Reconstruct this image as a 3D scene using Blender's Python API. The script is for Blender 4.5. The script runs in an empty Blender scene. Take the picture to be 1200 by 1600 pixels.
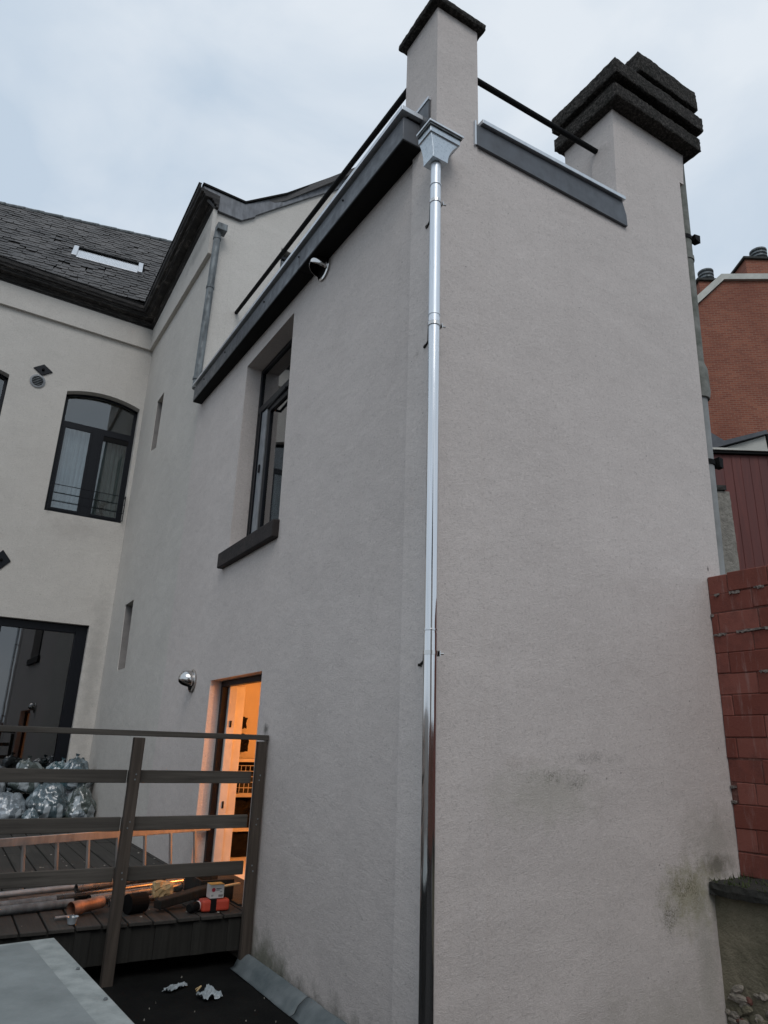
import bpy, math, random
from math import sin, cos, pi, radians
from mathutils import Vector, Matrix, noise
from mathutils.geometry import tessellate_polygon
random.seed(7)
S = bpy.context.scene
C = bpy.data.collections.new("place"); S.collection.children.link(C)

# ---------------------------------------------------------------- camera
cam_d = bpy.data.cameras.new("camera"); cam = bpy.data.objects.new("camera", cam_d); C.objects.link(cam)
CAM = Vector((-2.566, -3.697, 1.75))
YA, TH, RO = radians(30.5), radians(18.4), radians(-1.95)
R0 = Vector((cos(YA), -sin(YA), 0)); F0 = Vector((sin(YA), cos(YA), 0)); ZZ = Vector((0, 0, 1))
Fv = F0*cos(TH) + ZZ*sin(TH); Uv = -F0*sin(TH) + ZZ*cos(TH)
Rr = R0*cos(RO) - Uv*sin(RO); Uu = R0*sin(RO) + Uv*cos(RO)
m = Matrix((Rr, Uu, -Fv)).transposed().to_4x4(); m.translation = CAM
cam.matrix_world = m
cam_d.sensor_fit = 'VERTICAL'; cam_d.sensor_height = 32.0; cam_d.lens = 1100/1600*32.0
cam_d.clip_start = 0.05; cam_d.clip_end = 2000
S.camera = cam

# ---------------------------------------------------------------- world, sun, exposure
W = bpy.data.worlds.new("World"); S.world = W; W.use_nodes = True
wn, wl = W.node_tree.nodes, W.node_tree.links
wn.clear()
SUN_EL, SUN_AZ = radians(48), radians(200)
sky = wn.new('ShaderNodeTexSky'); sky.sky_type = 'NISHITA'; sky.sun_disc = False
sky.sun_elevation = SUN_EL; sky.sun_rotation = SUN_AZ; sky.air_density = 1.3; sky.dust_density = 2.0
tc = wn.new('ShaderNodeTexCoord')
mp = wn.new('ShaderNodeMapping'); mp.inputs['Scale'].default_value = (1, 1, 2.2)
n1 = wn.new('ShaderNodeTexNoise'); n1.inputs['Scale'].default_value = 3.4; n1.inputs['Detail'].default_value = 6; n1.inputs['Roughness'].default_value = .5; n1.inputs['Distortion'].default_value = .35
cr = wn.new('ShaderNodeValToRGB')
K = 6.3
cr.color_ramp.elements[0].position = .30; cr.color_ramp.elements[0].color = (.575, .68, .80, 1)
cr.color_ramp.elements[1].position = .68; cr.color_ramp.elements[1].color = (.815, .875, .94, 1)
sc_ = wn.new('ShaderNodeVectorMath'); sc_.operation = 'SCALE'; sc_.inputs['Scale'].default_value = K*1.58
mx = wn.new('ShaderNodeMix'); mx.data_type = 'RGBA'; mx.inputs[0].default_value = .93
bg = wn.new('ShaderNodeBackground'); bg.inputs['Strength'].default_value = .1
wo = wn.new('ShaderNodeOutputWorld')
wl.new(tc.outputs['Generated'], mp.inputs['Vector']); wl.new(mp.outputs[0], n1.inputs['Vector'])
gd = Vector((Rr*(820-600) - Uu*(60-800) + Fv*1100)).normalized()
dt = wn.new('ShaderNodeVectorMath'); dt.operation = 'DOT_PRODUCT'; dt.inputs[1].default_value = gd
wl.new(tc.outputs['Generated'], dt.inputs[0])
mr = wn.new('ShaderNodeMapRange'); mr.inputs[1].default_value = .78; mr.inputs[2].default_value = 1.0; mr.inputs[3].default_value = -.16; mr.inputs[4].default_value = .12
ad = wn.new('ShaderNodeMath'); ad.operation = 'ADD'
wl.new(dt.outputs['Value'], mr.inputs[0]); wl.new(mr.outputs[0], ad.inputs[0]); wl.new(n1.outputs['Fac'], ad.inputs[1]); wl.new(ad.outputs[0], cr.inputs[0]); wl.new(cr.outputs[0], sc_.inputs[0])
wl.new(sky.outputs[0], mx.inputs[6]); wl.new(sc_.outputs[0], mx.inputs[7])
wl.new(mx.outputs[2], bg.inputs[0]); wl.new(bg.outputs[0], wo.inputs[0])
sd = bpy.data.lights.new("sun", 'SUN'); sd.energy = .95; sd.angle = radians(30); sd.color = (1, .96, .93)
so = bpy.data.objects.new("sun", sd); C.objects.link(so)
so.rotation_euler = (radians(90)-SUN_EL, 0, radians(180)-SUN_AZ + radians(0))
S.view_settings.view_transform = 'Standard'; S.view_settings.look = 'None'
S.view_settings.exposure = 0.0; S.view_settings.gamma = 1

# ---------------------------------------------------------------- materials
class Mat:
    def __init__(s, name, col=(.5,.5,.5), rough=.8, metal=0, spec=None):
        s.m = bpy.data.materials.new(name); s.m.use_nodes = True
        s.n, s.l = s.m.node_tree.nodes, s.m.node_tree.links
        s.b = s.n['Principled BSDF']; s.b.inputs['Base Color'].default_value = (*col, 1)
        s.b.inputs['Roughness'].default_value = rough; s.b.inputs['Metallic'].default_value = metal
        if spec is not None: s.b.inputs['Specular IOR Level'].default_value = spec
        s.tc = s.n.new('ShaderNodeTexCoord'); s.col = None; s.basecol = col
    def vec(s, scale=(1,1,1), rot=(0,0,0), loc=(0,0,0), geo=False):
        mp = s.n.new('ShaderNodeMapping'); mp.inputs['Scale'].default_value = scale
        mp.inputs['Rotation'].default_value = rot; mp.inputs['Location'].default_value = loc
        if geo:
            g = s.n.new('ShaderNodeNewGeometry'); s.l.new(g.outputs['Position'], mp.inputs[0])
        else: s.l.new(s.tc.outputs['Object'], mp.inputs[0])
        return mp.outputs[0]
    def noise(s, scale=5, detail=4, rough=.55, vec=None, dist=0):
        t = s.n.new('ShaderNodeTexNoise'); t.inputs['Scale'].default_value = scale
        t.inputs['Detail'].default_value = detail; t.inputs['Roughness'].default_value = rough; t.inputs['Distortion'].default_value = dist
        s.l.new(vec if vec is not None else s.vec(), t.inputs['Vector']); return t.outputs['Fac']
    def ramp(s, fac, stops):
        r = s.n.new('ShaderNodeValToRGB'); e = r.color_ramp.elements
        while len(e) < len(stops): e.new(.5)
        for k, (p, c) in enumerate(stops):
            e[k].position = p; e[k].color = (*c, 1) if len(c) == 3 else c
        s.l.new(fac, r.inputs[0]); return r.outputs[0]
    def val(s, fac, a, b, lo=0., hi=1.):
        r = s.n.new('ShaderNodeMapRange'); r.inputs[1].default_value = a; r.inputs[2].default_value = b
        r.inputs[3].default_value = lo; r.inputs[4].default_value = hi; s.l.new(fac, r.inputs[0]); return r.outputs[0]
    def math(s, op, a, b=None, clamp=False):
        r = s.n.new('ShaderNodeMath'); r.operation = op; r.use_clamp = clamp
        for k, v in enumerate((a, b)):
            if v is None: continue
            if isinstance(v, (int, float)): r.inputs[k].default_value = v
            else: s.l.new(v, r.inputs[k])
        return r.outputs[0]
    def mix(s, fac, a, b, mode='MIX'):
        r = s.n.new('ShaderNodeMix'); r.data_type = 'RGBA'; r.blend_type = mode
        for k, v in ((0, fac), (6, a), (7, b)):
            if isinstance(v, (int, float)): r.inputs[k].default_value = v
            elif isinstance(v, tuple): r.inputs[k].default_value = (*v, 1)
            else: s.l.new(v, r.inputs[k])
        return r.outputs[2]
    def setcol(s, c): s.l.new(c, s.b.inputs['Base Color']); s.col = c
    def setrough(s, c): s.l.new(c, s.b.inputs['Roughness'])
    def bump(s, h, strength=.3, dist=.01, prev=None):
        b = s.n.new('ShaderNodeBump'); b.inputs['Strength'].default_value = strength; b.inputs['Distance'].default_value = dist
        s.l.new(h, b.inputs['Height'])
        if prev is not None: s.l.new(prev, b.inputs['Normal'])
        s.l.new(b.outputs[0], s.b.inputs['Normal']); return b.outputs[0]
    def rnd(s):
        o = s.n.new('ShaderNodeObjectInfo'); return o.outputs['Random']

M = {}
def spot(mt, cx, cy, cz, sx, sy, sz, nscale=6, edge=.55):
    """soft-edged, noise-broken stain centred at a place on the wall: 0..1"""
    v = mt.vec(scale=(1/sx, 1/sy, 1/sz), loc=(-cx/sx, -cy/sy, -cz/sz))
    ln = mt.n.new('ShaderNodeVectorMath'); ln.operation = 'LENGTH'; mt.l.new(v, ln.inputs[0])
    base = mt.val(ln.outputs['Value'], 1, 0, 0, 1)
    nz = mt.noise(nscale, 6, .7)
    out = mt.val(mt.math('ADD', base, mt.math('MULTIPLY', mt.math('SUBTRACT', nz, .5), 1.5)), .3, .3+edge, 0, 1)
    if nscale >= 20:   # specks of algae rather than a smooth smudge
        sp_ = mt.noise(nscale*1.9, 5, .8, vec=mt.vec(rot=(.4, .9, .2)))
        brk = mt.noise(7, 4, .65, vec=mt.vec(rot=(.7, .3, 1.2)))
        out = mt.math('MULTIPLY', out, mt.math('MULTIPLY', mt.val(sp_, .46, .58, .08, 1), mt.val(brk, .40, .58, .1, 1)))
    return out

def make_stucco(name, base, stains=()):
    t = Mat(name, base, .93, spec=.2)
    rv = t.vec(rot=(.52, .37, .81)); rv2 = t.vec(rot=(1.1, .67, .29))
    big = t.noise(.55, 5, .6, vec=rv); mid = t.noise(2.8, 6, .65, vec=rv2); fine = t.noise(330, 2, .6, vec=rv); grit = t.noise(120, 3, .7, vec=rv2)
    d = tuple(x*.93 for x in base); l = tuple(min(1, x*1.05) for x in base)
    c = t.ramp(big, [(.3, d), (.7, l)])
    c = t.mix(t.val(mid, .35, .75, 0, .16), c, tuple(x*.78 for x in base))
    # vertical weathering streaks
    st = t.noise(1, 2.5, .5, vec=t.vec(scale=(6, 6, .3)))
    c = t.mix(t.val(st, .52, .8, 0, .14), c, tuple(x*.72 for x in base))
    st2 = t.noise(1, 3, .6, vec=t.vec(scale=(1.5, 1.5, 3.2), rot=(.3,.2,.4), loc=(3, 1, 2)))
    c = t.mix(t.val(st2, .52, .8, 0, .25), c, tuple(x*1.13 for x in base))
    g2 = t.noise(47, 4, .75, vec=rv); c = t.mix(t.val(grit, .55, .75, 0, .45), c, tuple(x*.6 for x in base)); c = t.mix(t.val(g2, .56, .72, 0, .7), c, tuple(x*.55 for x in base)); c = t.mix(t.val(g2, .46, .30, 0, .5), c, tuple(x*1.25 for x in base))
    c = t.mix(t.val(fine, .55, .8, 0, .25), c, tuple(x*1.35 for x in base))
    tw = t.noise(3.2, 9, .72, vec=t.vec(scale=(1, 1, 2.2), rot=(.35, .2, .15)), dist=1.6)
    c = t.mix(t.val(tw, .56, .74, 0, .35), c, tuple(min(1, x*1.16) for x in base)); c = t.mix(t.val(tw, .42, .30, 0, .35), c, tuple(x*.80 for x in base))
    # sparse dark pits
    v = t.n.new('ShaderNodeTexVoronoi'); v.inputs['Scale'].default_value = 9; t.l.new(t.vec(), v.inputs['Vector'])
    pit = t.val(v.outputs['Distance'], .03, .075, 1, 0)
    c = t.mix(t.math('MULTIPLY', pit, t.val(t.noise(1.7, 2), .5, .6)), c, tuple(x*.4 for x in base))
    for (cx, cy, cz, sx, sy, sz, col, amt, ns) in stains:
        f = t.math('MULTIPLY', spot(t, cx, cy, cz, sx, sy, sz, ns), amt)
        c = t.mix(f, c, col)
    t.setcol(c)
    w = t.noise(1.6, 3); 
    p = t.bump(w, .5, .05); p = t.bump(tw, .35, .012, p); p = t.bump(grit, .5, .008, p); p = t.bump(g2, .4, .007, p); t.bump(fine, .15, .002, p)
    return t
G1, G2, BR = (.085,.095,.055), (.05,.055,.035), (.15,.13,.11)
stA = [(0,.21,4.58,.3,.08,.12,(.24,.20,.18),.6,30), (0,.17,2.25,.2,.06,.09,(.16,.14,.13),.7,34), (0,2.3,.0,.3,.9,.5,G1,.75,5), (0,1.3,-.1,.3,1.6,.42,G2,.7,6),
       (0,2.66,1.86,.2,.12,.1,(.08,.08,.07),.8,12),(0,7.6,10.2,1,1.0,.5,(.2,.18,.17),.4,4)]
stB = [(1.0,0,1.58,.55,.3,.11,(.15,.145,.11),.95,34), (1.12,0,1.55,.25,.3,.12,(.09,.09,.07),.95,44), (.9,0,1.47,.85,.3,.34,(.42,.40,.34),.5,9), (1.35,0,1.72,.6,.3,.07,(.15,.14,.12),.8,60), (.7,0,1.68,.3,.3,.08,(.26,.2,.17),.45,60),
       (2.62,0,1.15,.60,.4,.45,(.30,.28,.235),.5,5), (2.62,0,.98,.35,.4,.14,(.12,.11,.08),.75,9), (2.3,0,.80,.60,.4,.40,(.31,.29,.19),.75,10), (2.25,0,.86,.45,.4,.26,(.15,.135,.08),.9,40), (2.02,0,.72,.22,.4,.36,(.09,.085,.06),.85,55), (2.40,0,.35,.22,.4,.7,(.33,.31,.27),.5,7),
       (1.7,0,-.08,1.0,.3,.22,(.16,.15,.11),.8,34), (1.9,0,.0,1.4,.3,.5,(.42,.39,.34),.45,6), (2.917,0,3.31,.03,.1,.05,(.05,.045,.04),.9,3), (1.7,0,2.35,.9,.4,.2,(.40,.35,.32),.35,60),(2.0,0,3.0,.9,.4,.2,(.42,.37,.34),.35,60)]
M['stucco'] = make_stucco('grey_render', (.595,.540,.505), stA+stB)
M['strip'] = make_stucco('patched_render', (.645,.588,.55), stA+stB)
M['stucco2'] = make_stucco('pale_render', (.575,.543,.498), [(-1,11.5,5.75,.9,.5,.4,(.38,.35,.32),.35,9), (-.2,11.5,3,.3,.6,3,(.27,.26,.24),.4,4), (0,8,10.6,1,1.5,.3,(.2,.19,.18),.4,5)])

def metal(name, col, rough, metal=1, streak=.15, dirt=None, aniso=False):
    t = Mat(name, col, rough, metal)
    n = t.noise(1, 5, .6, vec=t.vec(scale=(14, 14, 2.2)))
    t.setcol(t.ramp(n, [(.3, tuple(x*(1-streak*1.6) for x in col)), (.7, tuple(min(1, x*(1+streak)) for x in col))]))
    t.setrough(t.val(t.noise(9, 5, .6), .3, .7, max(.03, rough*.65), min(1, rough*1.4)))
    t.bump(t.noise(3, 3), .12, .01)
    return t
M['anthracite'] = metal('anthracite_sheet', (.088,.093,.102), .45, .25, .08)
M['alu'] = metal('pale_aluminium', (.60,.62,.64), .42, .75, .06)
M['zinc_old'] = metal('weathered_zinc', (.17,.185,.19), .66, .35, .3)
M['zinc_new'] = metal('bright_zinc', (.55,.60,.64), .30, .85, .1)
M['verge'] = metal('zinc_flashing', (.15,.155,.165), .5, .5, .2)
M['steel'] = metal('polished_steel', (.62,.60,.58), .14, 1, .05)
M['ladder'] = metal('dull_aluminium', (.42,.41,.40), .45, .7, .15)
# new zinc downpipe: dull dusty film above, bare polish lower down
t = Mat('zinc_pipe', (.6,.63,.66), .2, 1)
z = t.n.new('ShaderNodeSeparateXYZ'); t.l.new(t.vec(), z.inputs[0])
film = t.val(t.math('ADD', z.outputs['Z'], t.math('MULTIPLY', t.noise(2, 3), .5)), 4.0, 5.0, 0, 1)
sm = t.noise(1, 6, .75, vec=t.vec(scale=(26, 26, 5)), dist=1.2)
cc = t.mix(film, (.72,.71,.71), (.80,.85,.90))
cc = t.mix(t.math('MULTIPLY', t.val(sm, .60, .70, 0, .45), film), cc, (.28,.31,.34))
t.setcol(cc)
vs_ = t.noise(1, 3, .6, vec=t.vec(scale=(70, 70, .8)))
cc = t.mix(t.val(vs_, .56, .66, 0, .35), cc, (.40,.41,.42)); cc = t.mix(t.val(vs_, .42, .32, 0, .5), cc, (.90,.91,.92)); t.setcol(cc)
t.setrough(t.math('ADD', t.math('MULTIPLY', film, .28), t.val(t.noise(1, 5, .7, vec=t.vec(scale=(20, 20, 4))), .3, .7, .05, .13)))
t.l.new(t.math('SUBTRACT', 1, t.math('ADD', t.math('MULTIPLY', film, .60), .02)), t.b.inputs['Metallic'])
t.bump(t.noise(1, 2, .5, vec=t.vec(scale=(6, 6, 1.3))), .25, .012)
M['pipe'] = t
t = Mat('galvanised_hopper', (.5,.53,.56), .42, .75)
v = t.n.new('ShaderNodeTexVoronoi'); v.inputs['Scale'].default_value = 45; t.l.new(t.vec(), v.inputs['Vector'])
t.setcol(t.mix(t.val(v.outputs['Distance'], 0, .5, 0, .6), (.36,.40,.43), (.60,.64,.67))); t.setrough(t.val(t.noise(14), .3, .7, .22, .42)); M['hopper'] = t
t = Mat('sky_sheen_white', (.85,.88,.9), .9); t.setcol(t.ramp(t.noise(4), [(.3, (.84,.87,.89)), (.7, (.88,.9,.92))])); M['sky_sheen'] = t

def wood(name, col, axis='X', rough=.8, contrast=.5):
    t = Mat(name, col, rough, spec=.3)
    sc = {'X': (1.2, 30, 30), 'Y': (30, 1.2, 30), 'Z': (30, 30, 1.2)}[axis]
    g = t.noise(1, 6, .65, vec=t.vec(scale=sc, geo=True), dist=.6)
    big = t.noise(1.6, 4, .6, vec=t.vec(geo=True))
    c = t.ramp(g, [(.25, tuple(x*(1-contrast) for x in col)), (.75, tuple(x*(1+contrast) for x in col))])
    c = t.mix(t.val(big, .4, .75, 0, .5), c, tuple(x*.45 for x in col))
    gr = t.mix(t.val(t.rnd(), 0, 1, 0, .45), c, tuple(x*.55 for x in col)); t.setcol(gr)
    t.bump(g, .5, .004); return t
M['deckwood'] = wood('weathered_deck', (.042,.038,.033), 'Y', .7)
M['railwood'] = wood('weathered_rail', (.078,.070,.060), 'X', .85, .6)
M['postwood'] = wood('weathered_post', (.070,.056,.045), 'Z', .85, .6)
M['beam'] = wood('stained_beam', (.022,.021,.018), 'Z', .8, .6)
# flaking cornice timber
t = Mat('old_cornice_timber', (.03,.03,.03), .8, spec=.3)
g = t.noise(1, 8, .75, vec=t.vec(scale=(3.0, 1.6, 28)), dist=1.2)
t.setcol(t.ramp(g, [(.40, (.022,.021,.021)), (.56, (.050,.046,.043)), (.68, (.19,.175,.16))])); t.bump(g, .6, .01); M['cornice'] = t
t = Mat('slate', (.05,.05,.05), .62, spec=.4)
r = t.rnd(); n = t.noise(22, 5, .7, vec=t.vec(geo=True)); n2 = t.noise(1.5, 3, vec=t.vec(geo=True))
c = t.mix(r, (.050,.047,.046), (.105,.098,.094)); c = t.mix(t.val(n, .45, .8, 0, .6), c, (.14,.135,.125)); c = t.mix(t.val(n2, .4, .7, 0, .5), c, (.028,.027,.027))
t.setcol(c); t.bump(n, .7, .01); M['slate'] = t
t = Mat('blackened_stone', (.02,.02,.02), .95, spec=.15)
n = t.noise(38, 6, .8); n2 = t.noise(5, 5, .6)
c = t.ramp(n, [(.36, (.016,.015,.014)), (.52, (.050,.045,.040)), (.68, (.17,.155,.14))]); c = t.mix(t.val(n2, .5, .7, 0, .35), c, (.016,.02,.014))
t.setcol(c); t.bump(n, 1, .03); M['stone'] = t
M['black'] = Mat('black_frame', (.006,.007,.010), .38, 0, .22); M['black'].bump(M['black'].noise(60, 3), .1, .002)
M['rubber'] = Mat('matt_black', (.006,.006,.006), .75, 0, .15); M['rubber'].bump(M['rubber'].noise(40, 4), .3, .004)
M['white'] = Mat('white_lacquer', (.62,.60,.57), .5); w = M['white']; w.setcol(w.ramp(w.noise(6, 5), [(.3, (.52,.50,.47)), (.7, (.66,.64,.61))]))
M['greyframe'] = Mat('grey_frame', (.2,.21,.22), .5); w = M['greyframe']; w.setcol(w.ramp(w.noise(8, 5), [(.3, (.18,.19,.20)), (.7, (.27,.28,.29))]))
# glass
def glass(name, tint=(.9,.95,.95), ior=2.1, trans=.75):
    t = Mat(name); n, l = t.n, t.l; n.remove(t.b)
    tr = n.new('ShaderNodeBsdfTransparent'); tr.inputs[0].default_value = (tint[0]*trans, tint[1]*trans, tint[2]*trans, 1)
    gl = n.new('ShaderNodeBsdfGlossy'); gl.inputs['Roughness'].default_value = .015
    bp = n.new('ShaderNodeBump'); bp.inputs['Strength'].default_value = .02; bp.inputs['Distance'].default_value = .01
    l.new(t.noise(2.2, 2), bp.inputs['Height']); l.new(bp.outputs[0], gl.inputs['Normal'])
    lw = n.new('ShaderNodeLayerWeight'); lw.inputs[0].default_value = .5
    fr = n.new('ShaderNodeMath'); fr.operation = 'MULTIPLY_ADD'; fr.inputs[1].default_value = .85; fr.inputs[2].default_value = (ior-1)**2/(ior+1)**2
    l.new(t.math('POWER', lw.outputs['Facing'], 3.0), fr.inputs[0])
    mx = n.new('ShaderNodeMixShader'); l.new(fr.outputs[0], mx.inputs[0]); l.new(tr.outputs[0], mx.inputs[1]); l.new(gl.outputs[0], mx.inputs[2])
    l.new(mx.outputs[0], n['Material Output'].inputs[0]); return t
M['glass'] = glass('window_glass'); M['glass_dark'] = glass('dark_glass', (.5,.55,.6), 2.3, .6)
M['skyglass'] = glass('skylight_glass', (1,1,1), 2.2, .97)
def fabric(name, c):
    t = Mat(name, c, .9); g = t.noise(1, 4, .6, vec=t.vec(scale=(9, 9, .6)))
    t.setcol(t.ramp(g, [(.3, tuple(x*.6 for x in c)), (.7, c)])); return t
M['curtain'] = fabric('curtain', (.80,.85,.92)); M['curtain2'] = fabric('dim_curtain', (.34,.38,.37))
M['inside'] = Mat('dark_interior', (.02,.021,.023), .95); M['inside'].bump(M['inside'].noise(3), .1)
t = Mat('painted_plaster', (.72,.66,.56), .85); t.setcol(t.ramp(t.noise(2, 4), [(.3, (.66,.60,.50)), (.7, (.74,.68,.58))])); t.bump(t.noise(60, 3), .1, .002); M['plaster'] = t
# red blocks
t = Mat('red_painted_block', (.2,.05,.04), .82, spec=.25)
rd = t.rnd(); n = t.noise(5, 6, .7, vec=t.vec(geo=True)); st = t.noise(1, 5, .7, vec=t.vec(scale=(18, 18, 2.5), geo=True))
c = t.mix(rd, (.17,.050,.036), (.245,.085,.064)); c = t.mix(t.val(st, .54, .70, 0, .55), c, (.30,.19,.17)); c = t.mix(t.val(n, .5, .75, 0, .6), c, (.085,.035,.03))
t.setcol(c); t.bump(t.noise(45, 5, .7, vec=t.vec(geo=True)), .6, .006); M['redblock'] = t
t = Mat('grey_mortar', (.2,.19,.18), .95); n = t.noise(30, 5, .7); t.setcol(t.ramp(n, [(.3, (.07,.045,.04)), (.7, (.30,.27,.24))])); t.bump(n, .9, .01); M['mortar'] = t
t = Mat('red_mortar', (.08,.03,.025), .95); n = t.noise(30, 5, .7); t.setcol(t.ramp(n, [(.4, (.11,.04,.03)), (.75, (.20,.10,.08))])); t.bump(n, .9, .01); M['redmortar'] = t
t = Mat('red_cladding', (.12,.03,.03), .6); st = t.noise(1, 5, .7, vec=t.vec(scale=(14, 14, 1.0), geo=True))
c = t.ramp(st, [(.35, (.095,.017,.011)), (.6, (.145,.028,.018)), (.8, (.20,.065,.05))]); t.setcol(t.mix(t.val(t.rnd(), 0, 1, 0, .5), c, (.075,.02,.02))); t.bump(st, .4, .005); M['cladding'] = t
# far brick wall
def brickmat(name, c1, c2, mo, sx=1.0):
    t = Mat(name, c1, .9); b = t.n.new('ShaderNodeTexBrick'); b.inputs['Scale'].default_value = 1
    b.inputs['Color1'].default_value = (*c1, 1); b.inputs['Color2'].default_value = (*c2, 1); b.inputs['Mortar'].default_value = (*mo, 1)
    b.inputs['Brick Width'].default_value = .235*sx; b.inputs['Row Height'].default_value = .075*sx; b.inputs['Mortar Size'].default_value = .010*sx; b.inputs['Bias'].default_value = -.1
    t.l.new(t.vec(rot=(radians(-90), 0, 0)), b.inputs['Vector'])
    n = t.noise(.7, 4); c = t.mix(t.val(n, .35, .7, 0, .45), b.outputs['Color'], tuple(x*.6 for x in c1))
    c = t.mix(t.val(t.noise(14, 5, .8), .5, .7, 0, .5), c, tuple(x*1.7 for x in c1)); t.setcol(c); t.bump(b.outputs['Fac'], -.6, .02); return t
M['brick'] = brickmat('orange_red_brick', (.20,.055,.032), (.30,.10,.055), (.26,.16,.11))
def gen(name, c1, c2, scale=5, rough=.9, bump=.5, bs=30, bd=.01, metal=0):
    t = Mat(name, c1, rough, metal); n = t.noise(scale, 6, .65); t.setcol(t.ramp(n, [(.32, c1), (.68, c2)])); t.bump(t.noise(bs, 5, .7), bump, bd); return t
M['cement'] = gen('fibre_cement', (.20,.205,.20), (.30,.31,.305), 4, .8, .3)
M['cement_old'] = gen('mossy_fibre_cement', (.105,.115,.095), (.24,.24,.22), 7, .9, .6)
M['concrete'] = gen('damp_mossy_concrete', (.095,.09,.055), (.25,.22,.155), 3.2, .95, .9, 18, .03)
M['rubble'] = gen('chipped_masonry', (.16,.15,.12), (.42,.36,.30), 11, .95, 1, 25, .03)
M['slabstone'] = gen('wet_dark_slab', (.012,.013,.011), (.035,.034,.028), 6, .8, .8, 20, .02)
M['slot_shade'] = gen('shaded_render', (.20,.185,.175), (.28,.26,.245), 4, .95, .4)  # slot reveal shade put into the colour
M['sill'] = gen('dark_stone_sill', (.008,.006,.006), (.028,.019,.017), 7, .8, .7, 25, .01)
M['moss'] = gen('moss', (.025,.038,.010), (.07,.085,.03), 14, 1, .5, 60)
M['palerough'] = gen('pale_roughcast', (.19,.18,.155), (.34,.32,.28), 9, .95, .9, 22, .03)
M['stonewhite'] = gen('pale_coping', (.42,.42,.38), (.56,.55,.50), 3, .85)
M['flatroof'] = gen('dark_wet_roofing', (.0025,.0028,.003), (.010,.010,.009), 2.2, .9, .7, 60, .008)
M['flatroof'].b.inputs['Specular IOR Level'].default_value = .12
M['ground'] = gen('dark_ground', (.03,.03,.027), (.06,.057,.05), .4, .95)
M['bitumen'] = gen('grey_upstand', (.075,.095,.10), (.15,.17,.175), 4, .6, .5, 14, .01)
M['zincroof'] = gen('slate_grey_roofing', (.045,.05,.06), (.085,.09,.10), 4, .6, .4)
M['boxgrey'] = gen('grey_panel', (.155,.172,.168), (.235,.255,.25), 3.4, .6, .2)
M['boxrim'] = gen('pale_rim', (.20,.22,.21), (.34,.36,.345), 9, .6, .3)
M['lamplit_zinc'] = metal('lamplit_zinc', (.42,.25,.18), .5, .6, .3)  # orange lamplight put into the zinc colour
M['bronze'] = metal('zinc_pipe_lying', (.46,.43,.41), .28, .9, .15)
M['redcase'] = gen('red_case', (.42,.045,.025), (.52,.07,.035), 6, .5, .1)
M['card'] = gen('white_card', (.58,.56,.53), (.66,.64,.62), 8, .7, .1)
M['reddot'] = Mat('red_print', (.4,.02,.05), .6); M['reddot'].setcol(M['reddot'].ramp(M['reddot'].noise(20), [(.3, (.36,.02,.04)), (.7, (.42,.03,.06))]))
M['ink'] = Mat('dark_print', (.05,.05,.06), .7); M['ink'].setcol(M['ink'].ramp(M['ink'].noise(20), [(.3, (.04,.04,.05)), (.7, (.07,.07,.08))]))
M['yellow'] = gen('yellow_print', (.50,.27,.06), (.62,.36,.10), 40, .6, .3)
M['foam'] = gen('tan_offcut', (.42,.30,.15), (.56,.40,.20), 12, .8, .6)
M['paper'] = gen('damp_paper', (.20,.235,.25), (.40,.44,.46), 9, .8, .4)
def plastic(name, c, r=.2):
    t = Mat(name, c, r, spec=.9); v = t.n.new('ShaderNodeTexVoronoi'); v.inputs['Scale'].default_value = 7; v.inputs['Randomness'].default_value = 1
    t.l.new(t.vec(scale=(1, 1, .7)), v.inputs['Vector']); n = t.noise(6, 5, .7, dist=2)
    col = t.ramp(n, [(.34, tuple(x*.25 for x in c)), (.48, c), (.60, tuple(x*.55 for x in c)), (.70, tuple(min(.85, x*2.3+.05) for x in c))])
    hs = t.n.new('ShaderNodeSeparateColor'); t.l.new(v.outputs['Color'], hs.inputs[0])
    col = t.mix(t.val(hs.outputs[0], .55, .8, 0, .6), col, tuple(x*.2 for x in c)); col = t.mix(t.val(hs.outputs[1], .75, .85, 0, .6), col, (.5,.55,.58))
    t.setcol(col); t.b.inputs['Coat Weight'].default_value = .6; t.b.inputs['Coat Roughness'].default_value = .12
    t.bump(t.noise(5, 3, .5, vec=t.vec(scale=(1.6, 1.6, .6)), dist=1.5), .45, .03); return t
M['bag1'] = plastic('blue_grey_film', (.085,.13,.15)); M['bag2'] = plastic('teal_film', (.04,.11,.13)); M['bag3'] = plastic('green_grey_film', (.09,.115,.105)); M['bag4'] = plastic('black_film', (.02,.022,.026)); M['bag5'] = plastic('silver_film', (.20,.24,.27), .25)

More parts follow.
